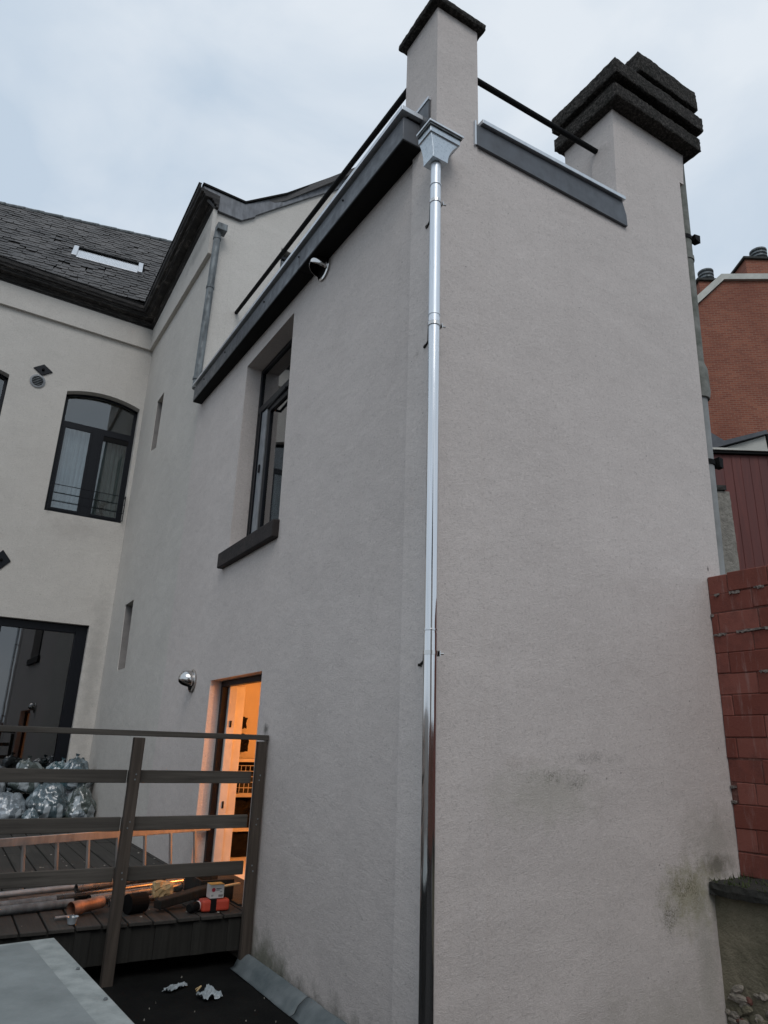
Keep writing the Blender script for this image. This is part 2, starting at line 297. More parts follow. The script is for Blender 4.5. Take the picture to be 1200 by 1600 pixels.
# ---------------------------------------------------------------- mesh helpers
def link(o, parent=None):
    C.objects.link(o)
    if parent is not None: o.parent = parent
    return o
class MB:
    def __init__(s): s.v = []; s.f = []
    def add(s, vs, fs):
        k = len(s.v); s.v += [tuple(p) for p in vs]; s.f += [tuple(i+k for i in f) for f in fs]; return s
    def box(s, a, b, jit=0):
        (x0,y0,z0),(x1,y1,z1) = a, b
        vs = [(x,y,z) for x in (x0,x1) for y in (y0,y1) for z in (z0,z1)]
        if jit: vs = [tuple(c+random.uniform(-jit,jit) for c in p) for p in vs]
        return s.add(vs, [(0,1,3,2),(4,6,7,5),(0,4,5,1),(2,3,7,6),(0,2,6,4),(1,5,7,3)])
    def obox(s, p, ux, uy, uz, lx, ly, lz):
        """box with corner p and edge vectors"""
        p=Vector(p); ux=Vector(ux).normalized()*lx; uy=Vector(uy).normalized()*ly; uz=Vector(uz).normalized()*lz
        vs=[p+ux*i+uy*j+uz*k for i in (0,1) for j in (0,1) for k in (0,1)]
        return s.add(vs, [(0,1,3,2),(4,6,7,5),(0,4,5,1),(2,3,7,6),(0,2,6,4),(1,5,7,3)])
    def tube(s, pts, r, n=16, cap=True, hollow=0):
        pts=[Vector(p) for p in pts]; rs = r if isinstance(r,(list,tuple)) else [r]*len(pts)
        vs=[]; t0=None
        for i,p in enumerate(pts):
            d=(pts[min(i+1,len(pts)-1)]-pts[max(i-1,0)]).normalized()
            up=Vector((0,0,1)) if abs(d.z)<.9 else Vector((1,0,0))
            if t0 is not None: a=(t0-d*t0.dot(d)).normalized()
            else: a=up.cross(d).normalized()
            t0=a; b=d.cross(a)
            for k in range(n):
                an=2*pi*k/n; vs.append(p+(a*cos(an)+b*sin(an))*rs[i])
        fs=[]
        for i in range(len(pts)-1):
            for k in range(n): fs.append((i*n+k,i*n+(k+1)%n,(i+1)*n+(k+1)%n,(i+1)*n+k))
        if cap: fs.append(tuple(range(n-1,-1,-1))); fs.append(tuple((len(pts)-1)*n+k for k in range(n)))
        return s.add(vs,fs)
    def lathe(s, c, prof, n=24, axis='Z', a0=0, a1=2*pi):
        """prof list of (r, h) about an axis through c"""
        c=Vector(c); vs=[]; full = abs(a1-a0-2*pi)<1e-6; m=n if full else n+1
        ax={'Z':(Vector((1,0,0)),Vector((0,1,0)),Vector((0,0,1))),'X':(Vector((0,1,0)),Vector((0,0,1)),Vector((1,0,0))),'Y':(Vector((0,0,1)),Vector((1,0,0)),Vector((0,1,0)))}[axis]
        for r,h in prof:
            for k in range(m):
                an=a0+(a1-a0)*k/n; vs.append(c+ax[0]*(r*cos(an))+ax[1]*(r*sin(an))+ax[2]*h)
        fs=[]
        for i in range(len(prof)-1):
            for k in range(n):
                k2=(k+1)%m; fs.append((i*m+k,i*m+k2,(i+1)*m+k2,(i+1)*m+k))
        return s.add(vs,fs)
    def prism(s, pts, vec):
        pts=[Vector(p) for p in pts]; vec=Vector(vec); n=len(pts)
        tri=tessellate_polygon([pts]); vs=pts+[p+vec for p in pts]
        fs=[tuple(t) for t in tri]+[tuple(n+i for i in reversed(t)) for t in tri]+[(i,(i+1)%n,n+(i+1)%n,n+i) for i in range(n)]
        return s.add(vs,fs)
    def build(s, name, mat, parent=None, bevel=0, smooth=False, seg=2, loc=None):
        me=bpy.data.meshes.new(name)
        vs=s.v
        if loc is not None: vs=[tuple(Vector(p)-Vector(loc)) for p in vs]
        me.from_pydata(vs,[],s.f); me.validate()
        import bmesh
        b=bmesh.new(); b.from_mesh(me); bmesh.ops.recalc_face_normals(b,faces=b.faces); b.to_mesh(me); b.free()
        me.materials.append((M[mat] if isinstance(mat,str) else mat).m)
        if smooth: me.shade_smooth(); me.set_sharp_from_angle(angle=radians(42))
        o=bpy.data.objects.new(name,me)
        if loc is not None: o.location=loc
        link(o,parent)
        if bevel:
            md=o.modifiers.new('bevel','BEVEL'); md.width=bevel; md.segments=seg; md.limit_method='ANGLE'; md.angle_limit=radians(40)
        return o
def tag(o, label=None, cat=None, group=None, kind=None):
    if label: o['label']=label
    if cat: o['category']=cat
    if group: o['group']=group
    if kind: o['kind']=kind
    return o
def thing(name, label, cat, loc=(0,0,0), group=None):
    o=bpy.data.objects.new(name,None); o.empty_display_size=.2; C.objects.link(o); return tag(o,label,cat,group)
# children are built in world coordinates, so the empties sit at the origin of their meshes;
# place() shifts a thing's origin to its base without moving its meshes
def place(o, loc):
    o.location=loc
    for c in o.children: c.location=Vector(c.location)-Vector(loc)
def wall_mesh(name, mat, parent, outline, holes, fn, depth, reveal=None):
    """flat wall with openings: 2-D outline and holes, fn(u,v,d)->xyz; d runs from 0 (face) to depth"""
    loops=[outline]+list(holes)
    L=[[Vector((u,v,0)) for u,v in lp] for lp in loops]; tri=tessellate_polygon(L)
    flat=[p for lp in loops for p in lp]; n=len(flat)
    mb=MB(); vs=[fn(u,v,0) for u,v in flat]+[fn(u,v,depth) for u,v in flat]
    fs=[tuple(t) for t in tri]+[tuple(n+i for i in reversed(t)) for t in tri]
    k=0
    for lp in loops:
        m=len(lp)
        for i in range(m): fs.append((k+i,k+(i+1)%m,n+k+(i+1)%m,n+k+i))
        k+=m
    mb.add(vs,fs); return mb.build(name,mat,parent)
def rect(u0,v0,u1,v1): return [(u0,v0),(u1,v0),(u1,v1),(u0,v1)]
fA=lambda u,v,d:(d,u,v)      # wall in plane x=0
fB=lambda u,v,d:(u,d,v)      # wall in plane y=0

# ---------------------------------------------------------------- ground and flat roof in front
g=MB().add([(-400,-400,-.35),(400,-400,-.35),(400,400,-.35),(-400,400,-.35)],[(0,1,2,3)]).build('ground','ground'); tag(g,'dark earth ground around the buildings',kind='structure')
def roof_sheet():
    mb=MB(); nx,ny=70,90; x0,x1,y0,y1=-9,2.5,-9,3.2
    for j in range(ny+1):
        for i in range(nx+1):
            x=x0+(x1-x0)*i/nx; y=y0+(y1-y0)*j/ny; mb.v.append((x,y,-.02+.012*noise.noise((x*1.3,y*1.3,0))))
    for j in range(ny):
        for i in range(nx): a=j*(nx+1)+i; mb.f.append((a,a+1,a+nx+2,a+nx+1))
    return mb
r=roof_sheet().build('flat_roof','flatroof',smooth=True); tag(r,'black wet roofing felt surface below the timber deck',kind='structure')
r2=MB().box((2.6,-9,-.3),(9,-.4,-.06)).build('yard_paving','slabstone'); tag(r2,'dark paving at the foot of the red wall',kind='structure')

# ---------------------------------------------------------------- annex
AX=thing('annex','tall grey rendered annex with the bright downpipe on its corner','building')
wall_mesh('wall','stucco',AX,[(.3,-.3),(6.6,-.3),(6.6,7.0),(.3,6.9)],
          [rect(2.88,.38,4.46,2.405),[(2.78,3.9),(4.30,3.93),(4.33,6.44),(2.83,6.42)]],fA,.42)
Bout=[(0,-.3),(3.0,-.3),(3.08,3.2),(3.135,5.1),(3.21,7.69),(3.275,7.69),(3.33,8.12),(2.2,8.12),(2.15,6.92),(.41,6.86),(.41,7.93),(0,7.93)]
wall_mesh('wall','stucco',AX,Bout,[],fB,.3)
MB().box((2.2,.3,6.5),(3.15,.68,8.12)).build('chimney_stack','stucco',AX)
MB().box((0,.3,6.92),(.41,.49,7.93)).build('corner_pier','stucco',AX)
MB().box((-.022,-.0105,-.3),(-.001,.34,6.6)).build('corner_pilaster','strip',AX)
MB().box((-.0215,-.012,-.3),(.40,-.001,6.6)).build('corner_pilaster','stucco',AX)
MB().prism([(-.022,-.012,6.6),(.413,-.012,6.6),(.413,-.001,6.6),(-.001,-.001,6.6),(-.001,.48,6.6),(-.022,.48,6.6)],(0,0,1.33)).build('corner_pilaster','stucco',AX)
MB().box((.42,.3,6.5),(3.1,6.75,6.62)).build('terrace_floor','flatroof',AX)
MB().box((.42,6.45,-.3),(3.1,6.6,6.5)).build('wall','stucco',AX)
MB().box((2.95,.3,-.3),(3.1,6.45,6.5)).build('wall','stucco',AX)
def rough_slab(a,b,amp,step=.05,seed=0):
    """a slab of weathered stone: box with subdivided, broken edges"""
    mb=MB(); (x0,y0,z0),(x1,y1,z1)=a,b
    def grid(f,nu,nv):
        k=len(mb.v)
        for j in range(nv+1):
            for i in range(nu+1): mb.v.append(f(i/nu,j/nv))
        for j in range(nv):
            for i in range(nu): q=k+j*(nu+1)+i; mb.f.append((q,q+1,q+nu+2,q+nu+1))
    nx=max(2,int((x1-x0)/step)); ny=max(2,int((y1-y0)/step)); nz=max(2,int((z1-z0)/step*1.3))
    X=lambda u:x0+(x1-x0)*u; Y=lambda u:y0+(y1-y0)*u; Z=lambda u:z0+(z1-z0)*u
    grid(lambda u,v:(X(u),Y(v),z0),nx,ny); grid(lambda u,v:(X(u),Y(v),z1),nx,ny)
    grid(lambda u,v:(X(u),y0,Z(v)),nx,nz); grid(lambda u,v:(X(u),y1,Z(v)),nx,nz)
    grid(lambda u,v:(x0,Y(u),Z(v)),ny,nz); grid(lambda u,v:(x1,Y(u),Z(v)),ny,nz)
    c=Vector(((x0+x1)/2,(y0+y1)/2,(z0+z1)/2)); out=[]
    for p in mb.v:
        v=Vector(p); n=noise.noise_vector(v*5+Vector((seed,0,0)))*amp*.6+noise.noise_vector(v*34+Vector((0,seed,0)))*amp*.7
        e=sum((abs(p[0]-x0)<1e-5 or abs(p[0]-x1)<1e-5, abs(p[1]-y0)<1e-5 or abs(p[1]-y1)<1e-5, abs(p[2]-z0)<1e-5 or abs(p[2]-z1)<1e-5))
        if e>=2: n+=Vector([ (c[k]-v[k])/max(.05,abs(c[k]-v[k]))*.006 for k in range(3)])
        out.append(tuple(v+n))
    mb.v=out; return mb
rough_slab((-.095,-.075,7.93),(.475,.53,8.0),.010,.03,1).build('pier_cap','stone',AX)
for k,(a,b) in enumerate((((2.10,-.15,8.12),(3.46,.74,8.30)),((2.09,-.18,8.40),(3.51,.76,8.60)),((2.54,-.14,8.76),(3.52,.76,9.03)))):
    rough_slab(a,b,.011,.03,k+4).build('chimney_slab','stone',AX)
for k,(a,b) in enumerate((((2.15,-.09,8.33),(3.40,.70,8.40)),((2.60,-.08,8.60),(3.42,.70,8.76)))):
    rough_slab(a,b,.005,.04,k+14).build('chimney_slab','stone',AX)
# window in the long wall
def bars(mb,pts4,w,d0,d1,fn):
    """frame of width w inside the quad (u0,v0,u1,v1)"""
    u0,v0,u1,v1=pts4
    for a in ((u0,v0,u0+w,v1),(u1-w,v0,u1,v1),(u0+w,v0,u1-w,v0+w),(u0+w,v1-w,u1-w,v1)):
        p=fn(a[0],a[1],d0); q=fn(a[2],a[3],d1); mb.box(tuple(min(p[i],q[i]) for i in range(3)),tuple(max(p[i],q[i]) for i in range(3)))
    return mb
WN=MB(); bars(WN,(2.79,3.95,4.335,6.43),.06,.20,.27,fA); WN.box((.19,2.83,5.76),(.272,4.29,5.85))
win=WN.build('window','black',AX,bevel=.006)
MB().box((.225,2.85,5.85),(.235,4.275,6.37)).build('pane','glass_dark',win)
sb=MB(); bars(sb,(2.88,4.0,3.98,5.75),.075,.215,.275,fA); sb.build('sash','black',win,bevel=.006)
MB().box((.24,2.95,4.07),(.25,3.91,5.68)).build('pane','glass_dark',win)
MB().box((.205,4.0,4.0),(.262,4.16,5.75)).build('window_jamb','greyframe',win,bevel=.008)
MB().box((.185,4.16,3.96),(.21,4.20,5.76)).build('window_jamb','black',win)
MB().box((.20,4.05,4.9),(.185,4.08,5.0)).build('latch','black',win)
MB().tube([(.19,3.9,5.70),(.16,3.83,5.67),(.165,3.3,5.72)],.018,8).build('stay','black',win)
MB().box((.34,2.7,3.9),(.35,4.41,6.5)).build('curtain','curtain2',win)
s_=MB().prism([(-.10,2.735,3.70),(-.10,4.57,3.70),(-.10,4.57,3.90),(.30,4.57,3.93),(.30,2.735,3.93),(-.10,2.735,3.88)][:0] or [(-.075,2.75,3.72),(-.075,2.75,3.905),(.2,2.75,3.95),(.2,2.75,3.72)],(0,1.72,0))
s_.build('window_sill','sill',AX,bevel=.012)
# doorway
MB().box((.13,4.40,.38),(.20,4.459,2.404)).box((.13,2.881,.38),(.20,2.93,2.404)).box((.13,2.93,2.34),(.20,4.40,2.404)).build('door_frame','black',AX,bevel=.004)
MB().box((.205,4.36,.38),(.30,4.458,2.36)).box((.302,4.43,.38),(.42,4.459,2.36)).build('door_jamb','white',AX,bevel=.006)
MB().box((.24,4.35,1.05),(.26,4.36,1.12)).build('hinge','black',AX); MB().box((.24,4.35,1.90),(.26,4.36,1.97)).build('hinge','black',AX)
MB().box((-.03,2.885,.36),(.42,4.455,.395)).build('door_sill','slabstone',AX)
# lit room behind the doorway
MB().box((.42,2.3,.30),(3.0,5.9,.38)).build('room_floor','plaster',AX)
MB().box((.425,5.9,.38),(3.0,6.0,2.75)).box((2.9,2.4,.38),(2.95,5.9,2.75)).box((.425,2.3,.38),(3.0,2.4,2.75)).box((.425,2.3,2.75),(3.0,6.0,2.85)).build('room_wall','plaster',AX)
# parapet sheet metal, long wall
def skew_box(y0,y1,x0,x1,zb0,zt0,zb1,zt1):
    vs=[(x,y,z) for (y,zb,zt) in ((y0,zb0,zt0),(y1,zb1,zt1)) for x in (x0,x1) for z in (zb,zt)]
    return vs,[(0,1,3,2),(4,6,7,5),(0,4,5,1),(2,3,7,6),(0,2,6,4),(1,5,7,3)]
def fz(y,a,b): return a+(b-a)*(y-.2)/6.25
def tbox(y0,y1,xa,xb,bot,top,xin=-.001):
    """tapered box along the wall: outer x, bottom and top heights run linearly with y"""
    vs=[]
    for y in (y0,y1):
        x=fz(y,xa,xb)
        for X in (x,xin):
            for h in (bot,top): vs.append((X,y,fz(y,*h)))
    return MB().add(vs,[(0,1,3,2),(4,6,7,5),(0,4,5,1),(2,3,7,6),(0,2,6,4),(1,5,7,3)])
segs=[.20,2.35,4.4,6.45]
for a,b in zip(segs[:-1],segs[1:]):
    tbox(a+.002,b-.002,-.21,-.14,(6.53,6.79),(6.765,7.02)).build('fascia_sheet','anthracite',AX,bevel=.004)
    tbox(a-(.04 if a<1 else 0),b,-.25,-.175,(6.79,7.045),(6.835,7.085),xin=-.024 if a<1 else .34).build('coping_sheet','alu',AX,bevel=.003)
    tbox(a+.004,b-.004,-.205,-.135,(6.516,6.776),(6.529,6.789)).build('soffit_shade','rubber',AX)  # black strip put in for the shade under the gutter
    if b<6: tbox(b-.02,b+.02,-.2135,-.1435,(6.535,6.795),(6.76,7.015),xin=-.15).build('fascia_joint','anthracite',AX)
tbox(.203,6.44,-.17,-.10,(6.766,7.021),(6.789,7.044)).build('coping_batten','rubber',AX)
MB().box((.0,.5,6.88),(.40,2.3,6.93)).build('coping_sheet','alu',AX)
for y in (1.3,2.35,3.4,4.9,5.9):
    MB().lathe((fz(y,-.212,-.142),y,fz(y,6.69,6.95)),[(.0,-.010),(.009,-.010),(.013,.006)],10,'X').build('screw','rubber',AX)
MB().prism([(-.045,.075,6.72),(-.045,.075,6.93),(-.045,.29,6.93),(-.045,.29,6.72)],(.022,0,0)).build('flashing','anthracite',AX)
MB().prism([(-.052,.07,6.935),(-.052,.07,6.965),(-.052,.29,6.965),(-.052,.29,6.935)],(.029,0,0)).build('flashing_trim','alu',AX)
# parapet sheet metal, short wall
MB().prism([(.375,-.03,6.60),(2.235,-.03,6.625),(2.235,-.03,6.75),(2.19,-.03,6.90),(.375,-.03,6.82)],(0,.028,0)).build('fascia_sheet','anthracite',AX,bevel=.003)
MB().prism([(.425,-.062,6.835),(2.205,-.062,6.905),(2.205,-.062,6.945),(.425,-.062,6.875)],(0,.36,0)).build('coping_sheet','alu',AX,bevel=.003)
MB().prism([(.36,-.036,6.59),(.375,-.036,6.59),(.375,-.036,6.85),(.36,-.036,6.85)],(0,.033,0)).build('fascia_end','alu',AX)
place(AX,(1.5,3,-.3))

# ---------------------------------------------------------------- rear house
RH=thing('rear_house','pale rendered house at the back with a slate roof and arched windows','building')
def arch(u0,v0,u1,v1,rise,n=12):
    pts=[(u0,v0),(u1,v0),(u1,v1)]
    for k in range(1,n): t=k/n; pts.append((u1+(u0-u1)*t, v1+rise*4*t*(1-t)))
    return pts+[(u0,v1)]
fC=lambda u,v,d:(u,11.5+d,v)
W1=(-1.60,6.07,-.075,8.76); W2=(-4.25,6.10,-2.72,8.80)
wall_mesh('wall','stucco2',RH,[(-8,-.3),(.0,-.3),(0,11.0),(-8,11.2)],[arch(*W1,.14),arch(*W2,.14),rect(-3.9,.40,-.385,3.86)],fC,.35)
wall_mesh('wall','stucco2',RH,[(6.6,-.3),(11.5,-.3),(11.5,10.95),(7.1,11.0),(6.78,7.0),(6.6,7.0)],
          [[(9.48,7.12),(10.0,7.22),(10.02,8.34),(9.47,8.33)],[(9.40,2.90),(10.05,2.90),(10.20,4.13),(9.49,4.125)]],lambda u,v,d:(d,u,v),.35)
MB().prism([(.012,9.985,7.2),(.012,10.005,8.335),(.012,10.03,8.335),(.012,10.01,7.2)],(.33,0,0)).build('slot_shade_lining','slot_shade',RH)  # darker sheets put in for the shade on the slot jambs
MB().prism([(.012,10.035,2.93),(.012,10.18,4.12),(.012,10.205,4.12),(.012,10.06,2.93)],(.33,0,0)).build('slot_shade_lining','slot_shade',RH)
MB().box((.3,9.3,7.0),(.34,10.2,8.5)).build('slot_window_backing','inside',RH); MB().box((.3,9.3,2.8),(.34,10.3,4.3)).build('slot_window_backing','inside',RH)
MB().box((-8,11.86,-.3),(0,12.2,11.0)).build('wall','inside',RH)
# sloping gable face above the terrace
def gy(z): return 6.78+.32*(z-7)/4
gpts=[(0.351,6.5),(9.2,6.5),(9.2,11.0),(4.6,15.25),(2.45,12.95),(1.1,11.65),(.46,11.1),(.351,11.04)]
MB().prism([(0,7.1,11.0),(.351,7.1,11.0),(.351,7.1,11.12),(0,7.1,11.12)],(0,.3,0)).build('wall','stucco2',RH)
holes=[[(1.29,9.0),(2.3,9.0),(2.3,10.4),(1.29,10.76)]]
wall_mesh('gable_wall','stucco2',RH,gpts,[[(1.28,9.0),(2.25,9.0),(2.25,10.62),(1.30,10.76)]],lambda u,v,d:(u,gy(v)+d,v),.3)
gw=bars(MB(),(1.29,9.0,2.25,10.64),.06,.14,.19,lambda u,v,d:(u,gy(9.8)+d,v)).build('window','black',RH)
MB().box((1.3,gy(9.8)+.17,9.0),(2.24,gy(9.8)+.18,10.6)).build('pane','glass_dark',gw)
MB().box((1.2,gy(9.8)+.36,8.9),(2.4,gy(9.8)+.38,10.8)).build('backing','inside',gw)
# verge flashings
vt=[(-.30,11.42),(.50,11.40),(1.30,12.02),(1.95,12.66),(2.6,13.3),(3.6,14.30),(4.6,15.3)]
vb=[(-.20,11.17),(.02,10.99),(.46,11.0),(1.08,11.60),(1.75,12.2),(2.42,12.80),(3.4,13.75),(4.5,14.9)]
pan=[[(-.30,11.42),(.50,11.40),(.66,11.50),(.72,11.2),(.46,10.98),(.02,10.98),(-.20,11.14)],
     [(.50,11.40),(1.30,12.02),(1.22,11.75),(1.12,11.62),(.60,11.12),(.44,11.18)],
     [(1.30,12.02),(1.95,12.66),(1.90,12.4),(1.78,12.24),(1.12,11.62),(1.22,11.75)],
     [(1.95,12.66),(2.60,13.30),(2.54,13.0),(2.42,12.82),(1.78,12.24),(1.90,12.4)],
     [(2.60,13.30),(4.6,15.3),(4.6,14.95),(2.42,12.82),(2.54,13.0)]]
for k,p in enumerate(pan):
    MB().prism([(u,gy(11.4)-.035-.006*(len(pan)-k)-.03*0+(v-11.4)*.08,v) for u,v in p],(0,.04+.004*(len(pan)-k),0)).build('verge_flashing','verge',RH,bevel=.004)
MB().prism([(-.32,gy(11.4)-.09,11.43),(.50,gy(11.4)-.09,11.41),(1.30,gy(11.4)-.07,12.03),(4.6,gy(11.4)+.2,15.32),(4.6,gy(11.4)+.2,15.36),(1.30,gy(11.4)-.07,12.07),(.50,gy(11.4)-.09,11.45),(-.32,gy(11.4)-.09,11.47)],(0,.10,0)).build('verge_edge','rubber',RH)
# sweep along the eaves: path corner points with base heights
def sweep(name,mat,prof,zb,zt,bevel=0,y_end=6.98,wob=0):
    n=len(prof); mb=MB()
    path=[(-8.0,None,0),(-3.3,None,0),(0,None,1),(0,9.3,2),(0,y_end,2)]
    # zb/zt: heights at the four path points
    for (px,py,kind),b,t_ in zip(path,zb,zt):
        for o,h in prof:
            z=b+(t_-b)*h
            if kind==0: mb.v.append((px,11.5-o,z))
            elif kind==1: mb.v.append((-o,11.5-o,z))
            else: mb.v.append((-o,py,z))
    m=len(path)
    for i in range(m-1):
        for k in range(n): mb.f.append((i*n+k,i*n+(k+1)%n,(i+1)*n+(k+1)%n,(i+1)*n+k))
    mb.f.append(tuple(range(n))); mb.f.append(tuple((m-1)*n+k for k in reversed(range(n))))
    return mb.build(name,mat,RH,bevel=bevel)
CB=[10.98,10.84,10.775,10.88,11.00]; CT=[11.28,11.19,11.15,11.25,11.36]
sweep('cornice_board','cornice',[(.001,0),(.05,0),(.05,.16),(.001,.16)],CB,CT)
sweep('cornice_board','cornice',[(.001,.165),(.075,.165),(.10,.30),(.13,.34),(.13,.42),(.001,.42)],CB,CT)
sweep('cornice_board','cornice',[(.001,.425),(.27,.425),(.27,.50),(.30,.54),(.30,.62),(.001,.62)],CB,CT)
sweep('gutter_board','cornice',[(.001,.625),(.35,.625),(.36,.72),(.39,.78),(.40,1.0),(.37,1.0),(.36,.80),(.001,.72)],CB,CT)
sweep('gutter_lip','rubber',[(.36,1.001),(.415,1.001),(.415,1.05),(.36,1.05)],CB,CT)
FB=[10.42,10.32,10.255,10.14,10.03]; sweep('frieze_band','stucco2',[(.001,0),(.075,0),(.075,1),(.001,1)],FB,[c-.001 for c in CB],y_end=7.05)
# roof planes
gq=radians(8); hq=Vector((cos(gq),-sin(gq),0)); uq=Vector((sin(gq),cos(gq),0)); pq=radians(54)
sq=uq*cos(pq)+ZZ*sin(pq); nq=-uq*sin(pq)+ZZ*cos(pq); O=Vector((-.4,11.05,11.10))
def ridge(u): return 4.2+(u+3.76)*.183
RU0,RU1=-9.,3.0
SK=(-1.74,1.86,-.22,2.42)
def rp(u,v,d=0): return O+hq*u+sq*v+nq*d
loopo=[(RU0,.17),(RU1,.17),(RU1,ridge(RU1)),(RU0,ridge(RU0))]
roof=wall_mesh('roof','rubber',RH,loopo,[rect(*SK)],lambda u,v,d:tuple(rp(u,v,-d-.02)),.12)
# slates: rows with a rounded, uneven lower edge
def slate_mesh(k):
    w,l=.228+.01*(k%3),.34; t=.013+.005*(k%2)
    pts=[(-w/2,0),(-w/2+.03+.01*(k%2),-.015),(w/2-.035,-.014-.004*(k%3)),(w/2,.012),(w/2,l),(-w/2,l)]
    n=len(pts); vs=[(x,y,0) for x,y in pts]+[(x,y,t) for x,y in pts]
    me=bpy.data.meshes.new('slate'); me.from_pydata(vs,[],[tuple(range(n-1,-1,-1)),tuple(range(n,2*n))]+[(i,(i+1)%n,n+(i+1)%n,n+i) for i in range(n)])
    me.materials.append(M['slate'].m); return me
SM=[slate_mesh(k) for k in range(6)]
row=.150; wd=.25; cand=[]
v=.16; j=0
while v<ridge(RU1):
    u=RU0+(j%2)*wd/2+random.uniform(-.02,.02)
    while u<RU1:
        if v<ridge(u)-.10 and not (SK[0]-.09<u<SK[2]+.09 and SK[1]-.12<v<SK[3]+.0):
            if random.random()>.02: cand.append((u,v))
        u+=wd
    v+=row; j+=1
def slate_matrix(u,v):
    a=random.uniform(-.03,.03); ti=radians(4.6+random.uniform(-1.5,3.2))
    hx=hq*cos(a)+sq*sin(a); sx=(-hq*sin(a)+sq*cos(a)); s2=sx*cos(-ti)+nq*sin(-ti); n2=hx.cross(s2)
    p=rp(u+random.uniform(-.012,.012),v+random.uniform(-.012,.012),.030+random.uniform(0,.006))
    mt=Matrix((hx,s2,n2)).transposed().to_4x4(); mt.translation=p; return mt
vis=[c for c in cand if -3.9<c[0]<.6 and c[1]>-.05]
vis.sort(key=lambda c:(rp(*c)-CAM).length); near=set(vis[:300])
sm_=MB()
for c in cand:
    mt=slate_matrix(*c); me=random.choice(SM)
    if c in near:
        o=bpy.data.objects.new('slate',me); C.objects.link(o); o.parent=roof; o.matrix_local=mt
    else: sm_.add([mt@vv.co for vv in me.vertices],[tuple(p.vertices) for p in me.polygons])
o=sm_.build('slate_field','slate',roof); o['kind']='stuff'
o=MB(); 
for k in range(26):
    u=-8.5+k*.44; o.tube([rp(u,ridge(u)+.02,.03),rp(u+.46,ridge(u+.46)+.02,.045)],.055,10)
o.build('ridge_capping','zinc_old',RH)
# skylight
def pbox(u0,v0,u1,v1,d0,d1,name,mat,par,bevel=0):
    return MB().add([tuple(rp(u,v,d)) for u in (u0,u1) for v in (v0,v1) for d in (d0,d1)],[(0,1,3,2),(4,6,7,5),(0,4,5,1),(2,3,7,6),(0,2,6,4),(1,5,7,3)]).build(name,mat,par,bevel=bevel)
u0,v0,u1,v1=SK
skf=pbox(u0-.05,v0-.06,u0+.06,v1+.03,-.1,.11,'skylight','alu',RH,.01)
pbox(u1-.06,v0-.06,u1+.05,v1+.03,-.1,.11,'skylight_frame','alu',skf,.01)
pbox(u0+.06,v1-.03,u1-.06,v1+.05,-.1,.10,'skylight_frame','rubber',skf,.01)
pbox(u0+.06,v0-.06,u1-.06,v0+.03,-.1,.07,'skylight_frame','alu',skf,.01)
pbox(u0+.061,v0+.031,u1-.061,v1-.031,.055,.062,'pane','skyglass',skf)
pbox(u0+.062,v0+.032,u1-.062,v1-.062,.04,.05,'sky_sheen','sky_sheen',skf)  # white sheet under the pane stands in for reflected sky
# block behind the gable: simple pitched roof
MB().prism([(4.6,7.12,15.33),(9.5,7.12,10.85),(9.5,7.12,10.7),(4.6,7.12,15.2)],(0,3.9,0)).build('roof','slate',RH)
MB().prism([(-.32,7.1,11.40),(.5,7.1,11.44),(1.3,7.1,12.05),(4.6,7.1,15.33),(4.6,7.1,15.2),(1.3,7.1,11.9),(.5,7.1,11.3),(-.32,7.1,11.3)],(0,4.0,0)).build('roof','slate',RH)
